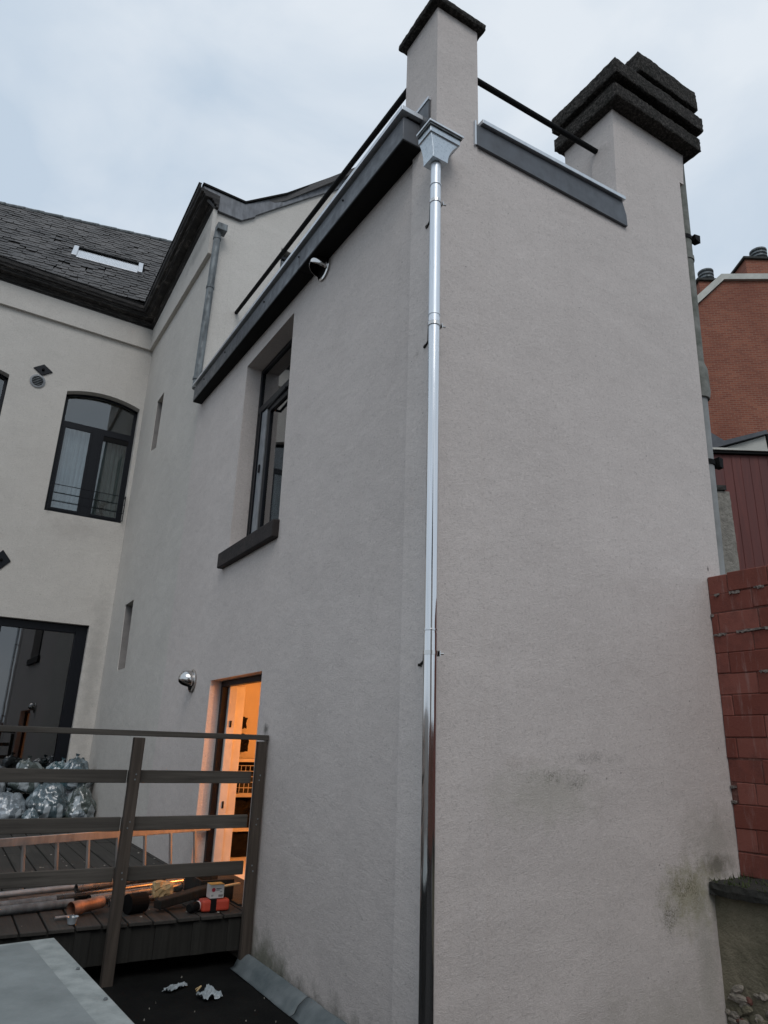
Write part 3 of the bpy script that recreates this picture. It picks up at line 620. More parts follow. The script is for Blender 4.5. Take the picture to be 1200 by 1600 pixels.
# windows of the rear house
def arched_window(W,detail=True):
    u0,v0,u1,v1=W; e=.07
    y0,y1=11.69,11.70
    mb=MB()
    def bx(a,b,c,d,y0=y0,y1=y1): mb.box((a,y0,b),(c,y1,d))
    bx(u0,v0,u0+e,v1+.0); bx(u1-e,v0,u1,v1+.0); bx(u0+e,v0,u1-e,v0+.09); tz=v1-.70
    bx(u0+e,tz,u1-e,tz+.10); um=(u0+u1)/2; bx(um-.09,v0+.09,um+.09,tz)
    n=12
    for k in range(n):
        a=k/n;b=(k+1)/n; ua,ub=u0+(u1-u0)*a,u0+(u1-u0)*b; za,zb=v1+.56*a*(1-a),v1+.56*b*(1-b)
        mb.add([(ua,y0,za-.055),(ub,y0,zb-.055),(ub,y0,zb+.0),(ua,y0,za+.0),(ua,y1,za-.055),(ub,y1,zb-.055),(ub,y1,zb),(ua,y1,za)],[(0,1,2,3),(4,7,6,5),(0,4,5,1),(3,2,6,7)])
    w=mb.build('window','black',RH)
    pp=arch(u0+e,tz+.10,u1-e,v1-.05,.13); MB().prism([(u,11.725,z) for u,z in pp],(0,.006,0)).build('pane','glass',w)
    for a,b in ((u0+e,um-.09),(um+.09,u1-e)):
        s=MB(); 
        for q in ((a,v0+.09,a+.05,tz),(b-.05,v0+.09,b,tz),(a+.05,v0+.09,b-.05,v0+.14),(a+.05,tz-.05,b-.05,tz)): s.box((q[0],11.675,q[1]),(q[2],11.71,q[3]))
        s.build('sash','black',w,bevel=.004)
        MB().box((a+.05,11.69,v0+.14),(b-.05,11.697,tz-.05)).build('pane','glass',w)
    # curtains
    for a,b,mt in ((u0+.02,um,'curtain'),(um,u1-.02,'curtain2')):
        c=MB(); n=40
        for k in range(n+1):
            x=a+(b-a)*k/n; y=11.825+.02*sin(k*1.3)+.012*sin(k*.53)
            c.v+= [(x,y,v0+.05),(x,y,tz)]
        for k in range(n): c.f.append((2*k,2*k+2,2*k+3,2*k+1))
        c.build('curtain',mt,w)
    if detail:
        MB().box((um+.14,11.672,tz-.17),(u1-e-.03,11.688,tz-.06)).build('vent_strip','rubber',w)
        MB().tube([(um+.33,11.795,v0+.09),(um+.33,11.795,v0+.22)],[.05,.075],12).build('plant_pot','rubber',w)
        p=MB()
        for k in range(16):
            an=k*2.4; l=.16+.10*random.random(); dx=cos(an)*.13; p.tube([(um+.33,11.795,v0+.2),(um+.33+dx*.5,11.74+sin(an)*.02,v0+.2+l),(um+.33+dx*1.2,11.74+sin(an)*.02,v0+.2+l*1.3)],[.006,.008,.001],4,cap=False)
        p.build('plant_leaves','moss',w)
    # guard rail
    gr=MB()
    for z in (v0+.20,v0+.38,v0+.56): gr.tube([(u0+.05,11.42,z+.0),(u1-.02,11.42,z)],.008,6)
    for x in (u0+.05,u1-.02): gr.tube([(x,11.42,v0+.02),(x,11.42,v0+.58)],.010,6); gr.tube([(x,11.42,v0+.05),(x,11.6,v0+.05)],.008,6); gr.tube([(x,11.42,v0+.56),(x,11.6,v0+.56)],.008,6)
    gr.build('guard_rail','black',w)
    return w
arched_window(W1); arched_window(W2,False)
f=MB(); 
for q in ((-3.9,.40,-3.75,3.85),(-.60,.40,-.386,3.85),(-3.75,3.70,-.60,3.85),(-3.75,.40,-.60,.50),(-2.12,.50,-1.93,3.70)): f.box((q[0],11.62,q[1]),(q[2],11.74,q[3]))
fd=f.build('glazed_door','black',RH,bevel=.006)
MB().prism([(-1.93,11.655,.5),(-.60,11.70,.5),(-.60,11.705,.5),(-1.93,11.66,.5)],(0,0,3.2)).build('pane','glass_dark',fd); MB().box((-3.75,11.68,.5),(-2.12,11.69,3.70)).build('pane','glass_dark',fd)
place(RH,(-1,11.5,-.3))

# ---------------------------------------------------------------- wall fittings
def cowl(y,z,r,label):
    t=thing('vent_cowl',label,'vent cowl',group='steel vent cowls on the long wall')
    MB().lathe((0,y,z),[(0,-.006),(r*1.12,-.006),(r*1.18,-.022),(r*1.05,-.03),(r*.98,-.03)],28,'X').build('flange','steel',t,smooth=True)
    mb=MB(); n,mm=22,12; k0=0
    # hood: dome whose lower front is open, bulging outwards (-x)
    for i in range(mm+1):
        ph=pi/2*i/mm
        for k in range(n+1):
            an=radians(-35)+radians(250)*k/n
            rr=r*cos(ph)**.8 if ph<pi/2 else 0
            x=-.03-r*1.25*sin(ph); mb.v.append((x,y+rr*cos(an),z+rr*sin(an)+.15*r*sin(ph)))
    for i in range(mm):
        for k in range(n): a=i*(n+1)+k; mb.f.append((a,a+1,a+n+2,a+n+1))
    o=mb.build('hood','steel',t,smooth=True); s=o.modifiers.new('solid','SOLIDIFY'); s.thickness=.004
    MB().lathe((0,y,z),[(0,-.033),(r*.9,-.033)],20,'X').build('duct_mouth','rubber',t)
    place(t,(0,y,z))
cowl(2.06,6.52,.115,'stainless steel vent cowl tucked under the dark parapet fascia')
cowl(5.16,2.44,.12,'stainless steel vent cowl to the left of the lit doorway')
t=thing('wall_vent','round white-rimmed vent grille below a diamond anchor plate','vent')
MB().lathe((-2.19,11.5,8.81),[(.145,-.001),(.15,-.02),(.115,-.028),(.105,-.01)],32,'Y').build('rim','greyframe',t,smooth=True)
MB().lathe((-2.19,11.5,8.81),[(0,-.004),(.107,-.004)],24,'Y').build('backing','rubber',t)
for k in range(5):
    zz=8.81-.075+.0375*k; w=(.1**2-(zz-8.81)**2)**.5; MB().box((-2.19-w,11.48,zz-.004),(-2.19+w,11.494,zz+.008)).build('louvre','zinc_old',t)
place(t,(-2.19,11.5,8.81))
def anchor(x,z,hw,hh,label):
    t=thing('anchor_plate',label,'anchor plate',group='diamond anchor plates on the rear house')
    MB().prism([(x-hw,11.475,z),(x,11.475,z+hh),(x+hw,11.475,z),(x,11.475,z-hh)],(0,.024,0)).build('plate','black',t,bevel=.008)
    MB().lathe((x,11.475,z),[(0,-.045),(.02,-.045),(.028,-.02),(.03,0)],10,'Y').build('bolt','rubber',t)
    place(t,(x,11.5,z))
anchor(-2.13,9.09,.19,.135,'black diamond anchor plate above the round wall vent')
anchor(-2.17,4.93,.17,.20,'black diamond anchor plate above the large glazed door')

# ---------------------------------------------------------------- downpipe on the corner
PX,PY,PR=-.088,-.105,.040
t=thing('downpipe','new bright zinc downpipe on the annex corner with a flared hopper','downpipe')
MB().tube([(PX,PY,2.40),(PX,PY,4.66)],PR,32).build('pipe_section','pipe',t,smooth=False)
for z0,z1,r in ((4.64,5.84,PR+.001),(5.80,6.06,PR-.001),(-.02,2.42,PR+.0022)):
    MB().tube([(PX,PY,z0),(PX,PY,z1)],r,32).build('pipe_section','pipe',t)
for z in (2.44,4.70,5.86): MB().lathe((PX,PY,z),[(PR,-.006),(PR+.0045,-.004),(PR+.0045,.004),(PR,.006)],32).build('pipe_bead','pipe',t)
for o in t.children: 
    o.data.shade_smooth(); o.data.set_sharp_from_angle(angle=radians(42))
def bracket(z,ln):
    b=MB().lathe((PX,PY,z),[(PR+.002,-.013),(PR+.006,-.013),(PR+.006,.013),(PR+.002,.013)],32).build('bracket','steel',t)
    b.data.shade_smooth(); b.data.set_sharp_from_angle(angle=radians(42))
    MB().tube([(PX+.025+.03,PY-.01,z),(PX+.085,PY-.02,z)],.007,8).box((PX+.05,PY-.03,z-.018),(PX+.056,PY+.01,z+.018)).build('bolt','steel',b)
    MB().tube([(PX-.02,PY+.035,z),(-.03,.05,z-.03),(-.024,.10,z-.05)],.008,8).box((-.034,.085,z-.06),(-.023,.108,z-.042),.003).build('wall_stud','stone',b)
bracket(5.70,0); bracket(4.62,0); bracket(2.30,0)
# hopper
hc=(-.058,-.095)
def ring(x0,y0,x1,y1,z): return [(x0,y0,z),(x1,y0,z),(x1,y1,z),(x0,y1,z)]
lv=[]
X0,Y0,X1,Y1=-.195,-.185,.088,-.013
bx0,by0,bx1,by1=-.158,-.168,-.018,-.035
lev=[(6.065,bx0,by0,bx1,by1)]
for k in range(1,9):
    a=k/8; e=a**2.1; lev.append((6.065+.215*a, bx0+(X0+.012-bx0)*e, by0+(Y0+.012-by0)*e, bx1+(X1-.012-bx1)*e, by1+(Y1-by1)*e))
lev+= [(6.283,X0,Y0,X1,Y1),(6.335,X0,Y0,X1,Y1)]
mb=MB()
for z,a,b,c,d in lev: mb.v+=ring(a,b,c,d,z)
for i in range(len(lev)-1):
    for k in range(4): mb.f.append((i*4+k,i*4+(k+1)%4,(i+1)*4+(k+1)%4,(i+1)*4+k))
mb.f.append((3,2,1,0))
mb.build('hopper','hopper',t,bevel=.002)
MB().box((X0-.012,Y0-.012,6.336),(X1+.012,Y1+.0,6.352)).build('hopper_rim','zinc_old',t,bevel=.002)
MB().box((X0-.022,Y0-.022,6.353),(X1+.022,Y1,6.372)).build('hopper_rim','alu',t,bevel=.002)
MB().lathe((PX,PY,6.04),[(.03,0),(.035,.03)],20).build('outlet','rubber',t)
place(t,(PX,PY,-.02))

# old zinc pipe by the gable corner
t=thing('old_downpipe','weathered grey zinc downpipe at the gable corner above the terrace','downpipe')
top=Vector((.03,6.93,10.45)); bot=Vector((-.035,6.80,7.20))
MB().tube([bot,top],.062,20).build('pipe_section','zinc_old',t,smooth=True)
for a in (.62,.95): 
    p=bot.lerp(top,a); MB().tube([p-ZZ*.02,p+ZZ*.02],.072,20).build('collar','zinc_old',t,smooth=True)
MB().tube([bot+ZZ*.16,bot+ZZ*.20],.072,20).build('collar','zinc_old',t,smooth=True)
MB().box((-.02,6.80,10.42),(.16,6.99,10.56)).build('elbow_box','zinc_old',t,bevel=.01)
place(t,tuple(bot))
# terrace rails
t=tag(MB().tube([(.545,7.00,8.99),(.16,.40,7.50)][:0] or [(.53,7.02,8.95),(.20,.47,7.885)],.032,14).build('terrace_rail','rubber',smooth=True),'long black round rail over the terrace from gable to corner pier','handrail','black terrace rails')
t=tag(MB().tube([(.415,.16,7.60),(2.21,.235,7.745)],.028,14).build('terrace_rail','rubber',smooth=True),'short black round rail between the corner pier and the capped chimney','handrail','black terrace rails')

# ---------------------------------------------------------------- deck and railing
D=thing('timber_deck','dark weathered timber deck in front of the glazed door','deck')
x=-6.2; me_b=None; k=0
while x<-.02:
    w=.178
    ys=[2.62]+sorted(random.sample([4.9,5.6,6.6,7.3,8.4,9.2],2))+[11.45]
    for a,b in zip(ys[:-1],ys[1:]):
        dz=random.uniform(-.004,.004); x1=min(x+w,-.006)
        MB().box((x,a+.003,.352+dz),(x1,b-.003,.38+dz)).build('board','deckwood',D,bevel=.004,seg=1,loc=((x+x1)/2,(a+b)/2,.36))
    x+=w+.014
MB().box((-6.2,2.66,.10),(-.01,2.70,.351)).build('front_beam','beam',D,bevel=.005)
for k in range(6): MB().box((-6.2,4+1.4*k,.2),(-.01,4.06+1.4*k,.351)).build('joist','beam',D)
for k in range(14):
    xx=-.14-.30*k; MB().box((xx-.06,2.645,.105),(xx+.05,2.659,.345)).build('batten','beam',D)
place(D,(-3,6,.1))
def railing():
    t=thing('deck_railing','weathered timber railing with four horizontal boards along the deck edge','railing')
    def board(z0,z1,y0,y1,zl=0,xs=(-6.2,-1.16,-.12)):
        for a,b in zip(xs[:-1],xs[1:]):
            f=lambda x:(x+6.2)/6.2*zl
            vs=[(x,y,z+f(x)) for x in (a+.004,b-.004) for y in (y0,y1) for z in (z0,z1)]
            MB().add(vs,[(0,1,3,2),(4,6,7,5),(0,4,5,1),(2,3,7,6),(0,2,6,4),(1,5,7,3)]).build('rail_board','railwood',t,bevel=.005,loc=((a+b)/2,(y0+y1)/2,z0))
    for z0,z1 in ((1.40,1.50),(1.04,1.145),(.675,.78)): board(z0,z1,2.62,2.65,0,(-6.2,-3.3,-1.185,-.115))
    board(1.755,1.80,2.55,2.68,.012,(-6.2,-.005))
    for x in (-1.14,-.058,-3.3):
        MB().box((x-.043,2.545 if x<-1 else 2.56,-.02 if x<-.1 else .02),(x+.043,2.617,1.754)).build('post','postwood',t,bevel=.006,loc=(x,2.58,.9))
        if x>-1.2 and x<-1: 
            pass
    for x in (-1.14,-.058,-3.3):
        for z in (1.43,1.47,1.07,1.115,.705,.75):
            MB().lathe((x+.012*random.uniform(-1,1),2.545 if x<-1 else 2.56,z),[(0,-.003),(.006,-.003),(.007,0)],8,'Y').build('screw','zinc_old',t)
    place(t,(-2,2.6,.3))
railing()

# ladder lying on its edge
t=thing('ladder','aluminium ladder lying on its side along the deck','ladder')
def lb(x): return Vector((x,3.66+.37*(x+1.85),.41))
def ltp(x): return Vector((x-.05,3.66+.37*(x+1.85)-.02,.86))
for f_,nm in ((lb,'stile'),(ltp,'stile')):
    a,b=f_(-4.6),f_(.40); d=(b-a).normalized(); MB().obox(a-Vector((0,0,.035)),d,(-d.y,d.x,0),(0,0,1),(b-a).length,.028,.07).build('stile','ladder',t,bevel=.005)
for k in range(17):
    x=.30-.285*k; a,b=lb(x),ltp(x); MB().tube([a+Vector((0,.012,.03)),b+Vector((0,.012,-.03))],.017,8).build('rung','ladder',t,smooth=True)
place(t,(-2,3.6,.38))

# ---------------------------------------------------------------- things lying on the deck
def hpipe(a,b,r,mat,label,wall=.004,grp='metal pipes lying on the deck'):
    a=Vector(a);b=Vector(b); mb=MB(); mb.tube([a,b],r,24,cap=False); n=len(mb.v); mb.tube([b,a],r-wall,24,cap=False)
    # annular ends
    d=(b-a).normalized()
    o=mb.build('metal_pipe',mat,smooth=True); s=None
    e=MB()
    return tag(o,label,'pipe',grp)
hpipe((-4.2,2.80,.415),(-1.33,3.34,.415),.034,'zinc_old','dark zinc pipe nearest the deck edge running out of frame on the left')
hpipe((-4.2,2.98,.42),(-1.45,3.47,.42),.036,'zinc_old','grey zinc pipe second from the deck edge on the left')
hpipe((-1.20,3.34,.43),(-.36,3.56,.44),.038,'bronze','warm-lit pipe lying on the deck just left of the offcuts')
hpipe((-1.30,3.46,.50),(-.10,3.88,.53),.036,'bronze','warm-lit pipe resting on top of the heap with its end in the lamp light')
hpipe((-1.75,3.50,.41),(-.22,4.00,.41),.030,'bronze','thin shiny pipe behind the heap nearest the ladder')
hpipe((-2.6,3.36,.475),(-.46,3.74,.50),.026,'ladder','slimmest pale pipe lying across the other pipes')
hpipe((-1.05,3.26,.41),(-.20,3.40,.41),.024,'bronze','short thin pipe in front of the heap under the case and offcuts')
# flared zinc socket, lamplight put into its colour
t=thing('zinc_socket','short flared zinc pipe socket tinted as by lamplight at the near end of the pipes','pipe fitting')
a=Vector((-1.40,2.98,.437)); b=Vector((-1.14,3.12,.45)); d=(b-a)
MB().tube([a,a+d*.3,a+d*.34,b],[.055,.053,.048,.046],24,cap=False).build('outer_wall','lamplit_zinc',t,smooth=True)
MB().tube([a,a+d*.3,b],[.051,.049,.042],24,cap=False).build('inner_wall','lamplit_zinc',t,smooth=True)
place(t,tuple(a))
# black rolls
def roll(x,y,z,ang,l,r,label):
    t=thing('felt_roll',label,'roll',group='black rolls on the deck')
    d=Vector((cos(ang),sin(ang),0)); a=Vector((x,y,z))
    MB().tube([a,a+d*l],r,20).build('roll_body','rubber',t,smooth=False)
    MB().tube([a+d*(l+.001),a+d*(l+.004)],r*.85,14).tube([a+d*(l+.004),a+d*(l+.008)],r*.35,10).build('roll_end','foam',t)
    place(t,(x,y,z-r))
roll(-.98,2.92,.455,radians(20),.16,.075,'black roll with a tan end standing behind the middle post')
roll(-1.02,3.03,.44,radians(200),.05,.05,'small tan-ended roll left of the middle post')
tag(MB().obox((-.72,2.88,.40),(1,.28,.13),(-.28,1,0),(0,0,1),.55,.11,.07).build('timber_offcut','beam',bevel=.01),'dark timber offcut propped beside the spray can','offcut')
tag(rough_slab((-.72,3.08,.45),(-.56,3.2,.56),.03,.03,3).build('tan_glove','foam'),'crumpled tan work glove lying on the offcuts','glove')
t=thing('spray_can','dark spray can with a red and white band lying on its side','can')
a=Vector((-.52,2.74,.425)); d=Vector((.8,.55,0)).normalized()
MB().tube([a,a+d*.02,a+d*.16,a+d*.18],[.028,.038,.038,.03],18).build('can_body','rubber',t,smooth=False)
MB().tube([a+d*.10,a+d*.145],.0387,18,cap=False).build('can_band','card',t,smooth=True); MB().tube([a+d*.115,a+d*.13],.0392,18,cap=False).build('can_stripe','reddot',t,smooth=True)
place(t,tuple(a))
t=thing('tool_case','small red plastic tool case with a black strap','case')
MB().box((-.41,2.73,.385),(-.17,2.86,.475)).build('case_body','redcase',t,bevel=.02,seg=3)
MB().box((-.34,2.724,.384),(-.29,2.866,.481)).build('strap','rubber',t,bevel=.003)
MB().tube([(-.20,2.795,.478),(-.22,2.795,.50),(-.27,2.795,.50),(-.29,2.795,.482)],.008,8).build('handle','rubber',t)
place(t,(-.29,2.79,.385))
t=thing('carton','small white printed carton standing on the red tool case','box')
MB().box((-.345,2.75,.482),(-.225,2.85,.585)).build('carton_body','card',t,bevel=.003)
MB().box((-.345,2.749,.586),(-.225,2.851,.589)).build('carton_lid','yellow',t)
MB().lathe((-.318,2.749,.548),[(0,-.002),(.016,-.002),(.016,.001)],16,'Y').build('red_dot','reddot',t)
mb=MB()
for k in range(9): mb.box((-.272+.0045*k,2.7475,.492),(-.270+.0045*k,2.7495,.510))
mb.box((-.295,2.7475,.553),(-.25,2.7495,.558)).box((-.295,2.7475,.543),(-.265,2.7495,.547)).box((-.262,2.7475,.528),(-.242,2.7495,.532)).box((-.335,2.7475,.507),(-.315,2.7495,.510)).box((-.335,2.7475,.500),(-.32,2.7495,.503)).build('print','ink',t)
place(t,(-.285,2.8,.482))
t=thing('crate','low open dark timber crate by the doorway','crate')
for q in (((-.30,3.10,.39),(.0-.01,3.13,.56)),((-.30,3.55,.39),(-.01,3.58,.56)),((-.32,3.10,.39),(-.30,3.58,.56)),((-.30,3.13,.385),(-.01,3.55,.40))): MB().box(*q).build('crate_board','beam',t,bevel=.003)
place(t,(-.15,3.3,.385))
tag(MB().obox((-.24,2.93,.52),(1,.12,.08),(-.12,1,0),(0,0,1),.24,.04,.012).build('wood_strip','foam',bevel=.002),'pale wooden strip lying across the red case and crate','offcut')
t=thing('plastic_cup','small crushed clear cup near the deck edge','cup')
MB().lathe((-1.42,2.745,.385),[(.0,0),(.03,0),(.042,.045),(.045,.05),(.04,.045),(.028,.004)],18).build('cup_body','bag5',t,smooth=True); place(t,(-1.42,2.745,.385))
tag(MB().tube([(-1.52,2.90,.40),(-1.38,2.93,.40)],.012,10).build('metal_rod','ladder',smooth=True),'short grey metal rod beside the flared socket','rod')
# scattered grit and dry debris
mb=MB()
for k in range(110):
    x=random.uniform(-3.2,-.05); y=random.uniform(2.7,6.5); s=random.uniform(.003,.010); mb.box((x-s,y-s*1.6,.383),(x+s,y+s,.385+s*.5),.003)
tag(mb.build('deck_litter','palerough'),'wood chips and grit scattered over the deck boards','debris',kind='stuff')
mb=MB()
for k in range(60):
    x=random.uniform(-1.6,-.1); y=random.uniform(-1,2.6); s=random.uniform(.001,.004); mb.box((x-s,y-s*1.6,-.015),(x+s,y+s,-.008+s*.5),.003)
tag(mb.build('roof_litter','palerough'),'pale grit scattered over the dark roofing','debris',kind='stuff')

# bags of rubbish
import bmesh
def bag(x,y,z,r,mat,label,sq=.85,seed=0):
    bm=bmesh.new(); bmesh.ops.create_icosphere(bm,subdivisions=5,radius=1)
    for v in bm.verts:
        p=v.co.copy(); q=p*1.1+Vector((seed*3.1,seed*1.7,0))
        n=noise.noise(q)*.30; an=math.atan2(p.y,p.x); up=max(0,p.z)
        fold=1-abs(noise.noise(Vector((cos(an)*3.2,sin(an)*3.2,seed+p.z*.9))))*2.4
        rd=1-abs(noise.noise(q*2.2+Vector((0,n*4,0))))*2.2; rd2=1-abs(noise.noise(q*5.5+Vector((n*5,0,0))))*2.2
        f=1+n+.07*rd+.022*rd2+.10*fold*(up+.15)
        if p.z>.72: f+=(p.z-.72)*1.6*(.6+.5*noise.noise(q*4))
        v.co=Vector((p.x*f*r,p.y*f*r,max(-.72,p.z)*f*r*sq))
    me=bpy.data.meshes.new('rubbish_bag'); bm.to_mesh(me); bm.free(); me.materials.append(M[mat].m); me.shade_smooth()
    o=bpy.data.objects.new('rubbish_bag',me); o.location=(x,y,z+r*sq*.7); C.objects.link(o)
    nk=MB(); top=max(v_.co.z for v_ in me.vertices)
    tx=[v_.co for v_ in me.vertices if v_.co.z>top-.004][0]
    nk.tube([Vector((tx.x,tx.y,top-.05)),Vector((tx.x,tx.y,top+.01)),Vector((tx.x+.01,tx.y,top+.05))],[.05,.016,.045],9,cap=False)
    kn=nk.build('tied_neck',mat,o,smooth=True)
    return tag(o,label,'rubbish bag','rubbish bags heaped against the glazed door')
bag(-.78,10.15,.38,.33,'bag1','big pale grey bag at the front middle of the heap',.85,1)
bag(-1.38,10.05,.38,.27,'bag5','shiny silver bag at the front left of the heap',.8,2)
bag(-1.95,10.15,.38,.38,'bag2','teal bag at the far left of the heap',.9,3)
bag(-.33,10.45,.38,.28,'bag4','black bag low in the heap between two pale bags',.9,4)
bag(-.05-.22,10.15,.38,.27,'bag3','greenish clear bag at the right end of the heap',.9,5)
bag(-1.12,10.6,.80,.28,'bag3','bulging olive-grey bag on top left of centre',.9,6)
bag(-.62,10.7,.85,.26,'bag2','dark teal bag wedged high in the heap',.8,7)
bag(-.33,10.65,.85,.29,'bag1','crumpled blue-grey bag on top at the right',.85,8)
bag(-1.65,10.7,.75,.30,'bag4','black bag behind the teal bag at left',.8,9)
bag(-2.1,10.8,.85,.30,'bag3','pale green-grey bag on top at the far left',.9,10)
bag(-.30,10.0,.38,.17,'bag5','little white-topped bag at the right foot of the heap',.7,11)
bag(-1.05,9.78,.38,.13,'bag1','smallest grey bag in front of the heap on the boards',.8,12)

# ---------------------------------------------------------------- items in the lit room
t=thing('shelf_unit','white open shelf unit inside the lit room','shelf unit')
for z in (.72,1.12,1.54): MB().box((.72,5.45,z-.04),(1.75,5.85,z)).build('shelf','white',t,bevel=.003)
for x in (.72,1.72): MB().box((x-.03,5.45,.38),(x,5.85,1.54)).build('side_panel','white',t,bevel=.003)
MB().box((.72,5.86,.38),(1.75,5.88,1.54)).build('back_panel','inside',t)
place(t,(1.2,5.65,.38))
t=thing('wire_basket','white wire basket on the middle shelf of the lit room','basket')
mb=MB(); x0,x1,y0,y1,z0,z1=.80,1.28,5.38,5.75,1.13,1.46
for k in range(9):
    x=x0+(x1-x0)*k/8; mb.tube([(x,y0,z0),(x,y0-.02,z1)],.004,5)
for k in range(6):
    z=z0+(z1-z0)*k/5; mb.tube([(x0,y0-.02*k/5,z),(x1,y0-.02*k/5,z)],.004,5); mb.tube([(x0,y0,z),(x0,y1,z)],.004,5)
mb.build('wire_mesh','white',t)
MB().box((x0+.03,y0+.05,z0),(x1-.03,y1,z0+.22)).build('contents','slabstone',t,bevel=.03); place(t,(1.04,5.55,1.13))
tag(rough_slab((.74,5.5,.38),(1.15,5.8,.66),.03,.06,5).build('dark_bundle','rubber'),'dark bundle at the bottom of the shelf unit','bundle')
tag(rough_slab((.76,5.5,.73),(1.3,5.8,1.04),.04,.06,8).build('dark_bundle','rubber'),'dark bundle on the lower shelf of the shelf unit','bundle')
t=thing('coat_hook_bag','black bag and cap hanging above the shelf unit','bag')
rough_slab((.74,5.72,1.62),(1.0,5.88,1.84),.03,.04,6).build('bag_body','rubber',t); rough_slab((.66,5.72,1.92),(.96,5.88,2.06),.03,.03,7).build('cap','rubber',t); place(t,(.85,5.8,1.62))
t=thing('ceiling_bulb','warm bulb hanging inside the lit room','lamp')
bm_=Mat('bulb_glass',(1,.7,.4),.4); bm_.b.inputs['Emission Color'].default_value=(1,.55,.2,1); bm_.b.inputs['Emission Strength'].default_value=8
M['bulb']=bm_
MB().lathe((1.7,3.2,2.42),[(.001,-.06),(.03,-.05),(.045,-.02),(.04,.02),(.02,.05)],16).build('bulb','bulb',t,smooth=True); MB().tube([(1.7,3.2,2.48),(1.7,3.2,2.75)],.006,6).build('flex','rubber',t)
lp=bpy.data.lights.new('bulb_light','POINT'); lp.energy=95; lp.color=(1,.36,.09); lp.shadow_soft_size=.06
lo=bpy.data.objects.new('bulb_light',lp); lo.location=(1.7,3.2,2.30); C.objects.link(lo); lo.parent=t
place(t,(1.7,3.2,2.75))

# ---------------------------------------------------------------- foreground
t=thing('rooflight_box','low grey-topped box with a pale rim in the near left corner','box')
z=.76; a=Vector((-4.4,.35,z)); p1=Vector((-1.856,.71,z)); p2=Vector((-1.653,-1.9,z)); p0=Vector((-4.4,.36,z)); p3=Vector((-4.2,-2.3,z))
MB().prism([p0-ZZ*.05,p1-ZZ*.05,p2-ZZ*.05,p3-ZZ*.05],(0,0,.05)).build('lid_rim','boxrim',t,bevel=.006)
def inset(k,dz): 
    c=(p0+p1+p2+p3)/4; return [Vector((p0.x,p0.y-k,z+dz)),Vector((p1.x-k,p1.y-k*.7,z+dz)),Vector((p2.x-k,p2.y+k,z+dz)),Vector((p3.x,p3.y+k,z+dz))]
MB().prism(inset(.045,.001),(0,0,.004)).build('rim_strip','boxrim',t,bevel=.001)
MB().prism(inset(.13,.0052),(0,0,.004)).build('lid_panel','boxgrey',t,bevel=.001)
MB().prism([q+Vector((0,0,-z-.02)) for q in (p0+Vector((0,-.06,0)),p1+Vector((-.06,-.06,0)),p2+Vector((-.06,.06,0)),p3)],(0,0,z-.04)).build('box_side','beam',t)
MB().lathe((-1.835,.10,z+.003),[(0,.006),(.006,.006),(.009,0)],10).build('screw','zinc_old',t); MB().lathe((-1.80,-.35,z+.003),[(0,.006),(.006,.006),(.009,0)],10).build('screw','zinc_old',t)
place(t,(-3,-.6,-.02))
def crumple(x,y,w,l,rot,h,label,seed):
    mb=MB(); n=22
    for j in range(n+1):
        for i in range(n+1):
            u=i/n-.5; v=j/n-.5; e=.02*noise.noise((u*6,v*6,seed)); X=u*w*(1+.25*noise.noise((v*3,seed,0)))+e; Y=v*l*(1+.25*noise.noise((u*3,seed,5)))
            r_=1-abs(noise.noise((u*5,v*5,seed*2+3)))*2
            mb.v.append((x+X*cos(rot)-Y*sin(rot),y+X*sin(rot)+Y*cos(rot),-.008+h*(.3+.5*r_+.5*noise.noise((u*2,v*2,seed)))**2))
    for j in range(n):
        for i in range(n): a=j*(n+1)+i; mb.f.append((a,a+1,a+n+2,a+n+1))
    o=mb.build('paper_scrap','paper',smooth=False); return tag(o,label,'scrap','pale scraps on the dark roofing')
crumple(-.70,2.30,.20,.075,.55,.03,'narrow pale scrap of film on the dark roofing, nearer the deck',1)
crumple(-.53,2.02,.15,.15,.2,.05,'crumpled pale plastic scrap on the dark roofing, nearer the camera',4)
tag(MB().tube([(-.58,2.18,.0),(-.56,2.13,.03),(-.60,2.10,.01)],.006,6).build('twig','foam'),'tiny tan twig between the two pale scraps','twig')
# grey upstand along the wall foot
t=thing('roofing_upstand','grey sheet upstand along the foot of the annex wall','flashing')
for a,b in ((2.62,1.42),(1.41,.2),(.19,-.2)):
    mb=MB(); n=14
    for k in range(n+1):
        y=a+(b-a)*k/n; wv=.008*noise.noise((y*4,0,0)); 
        for dx,dz in ((-.16,-.012),(-.13,.0),(-.105,.045),(-.05,.085),(-.03,.09),(-.024,.075)): mb.v.append((dx+wv,y,dz+wv*.6))
    for k in range(n):
        for i in range(5): q=k*6+i; mb.f.append((q,q+1,q+7,q+6))
    o=mb.build('upstand_sheet','bitumen',t,smooth=True); s=o.modifiers.new('s','SOLIDIFY'); s.thickness=.004
place(t,(-.1,1.5,-.02))

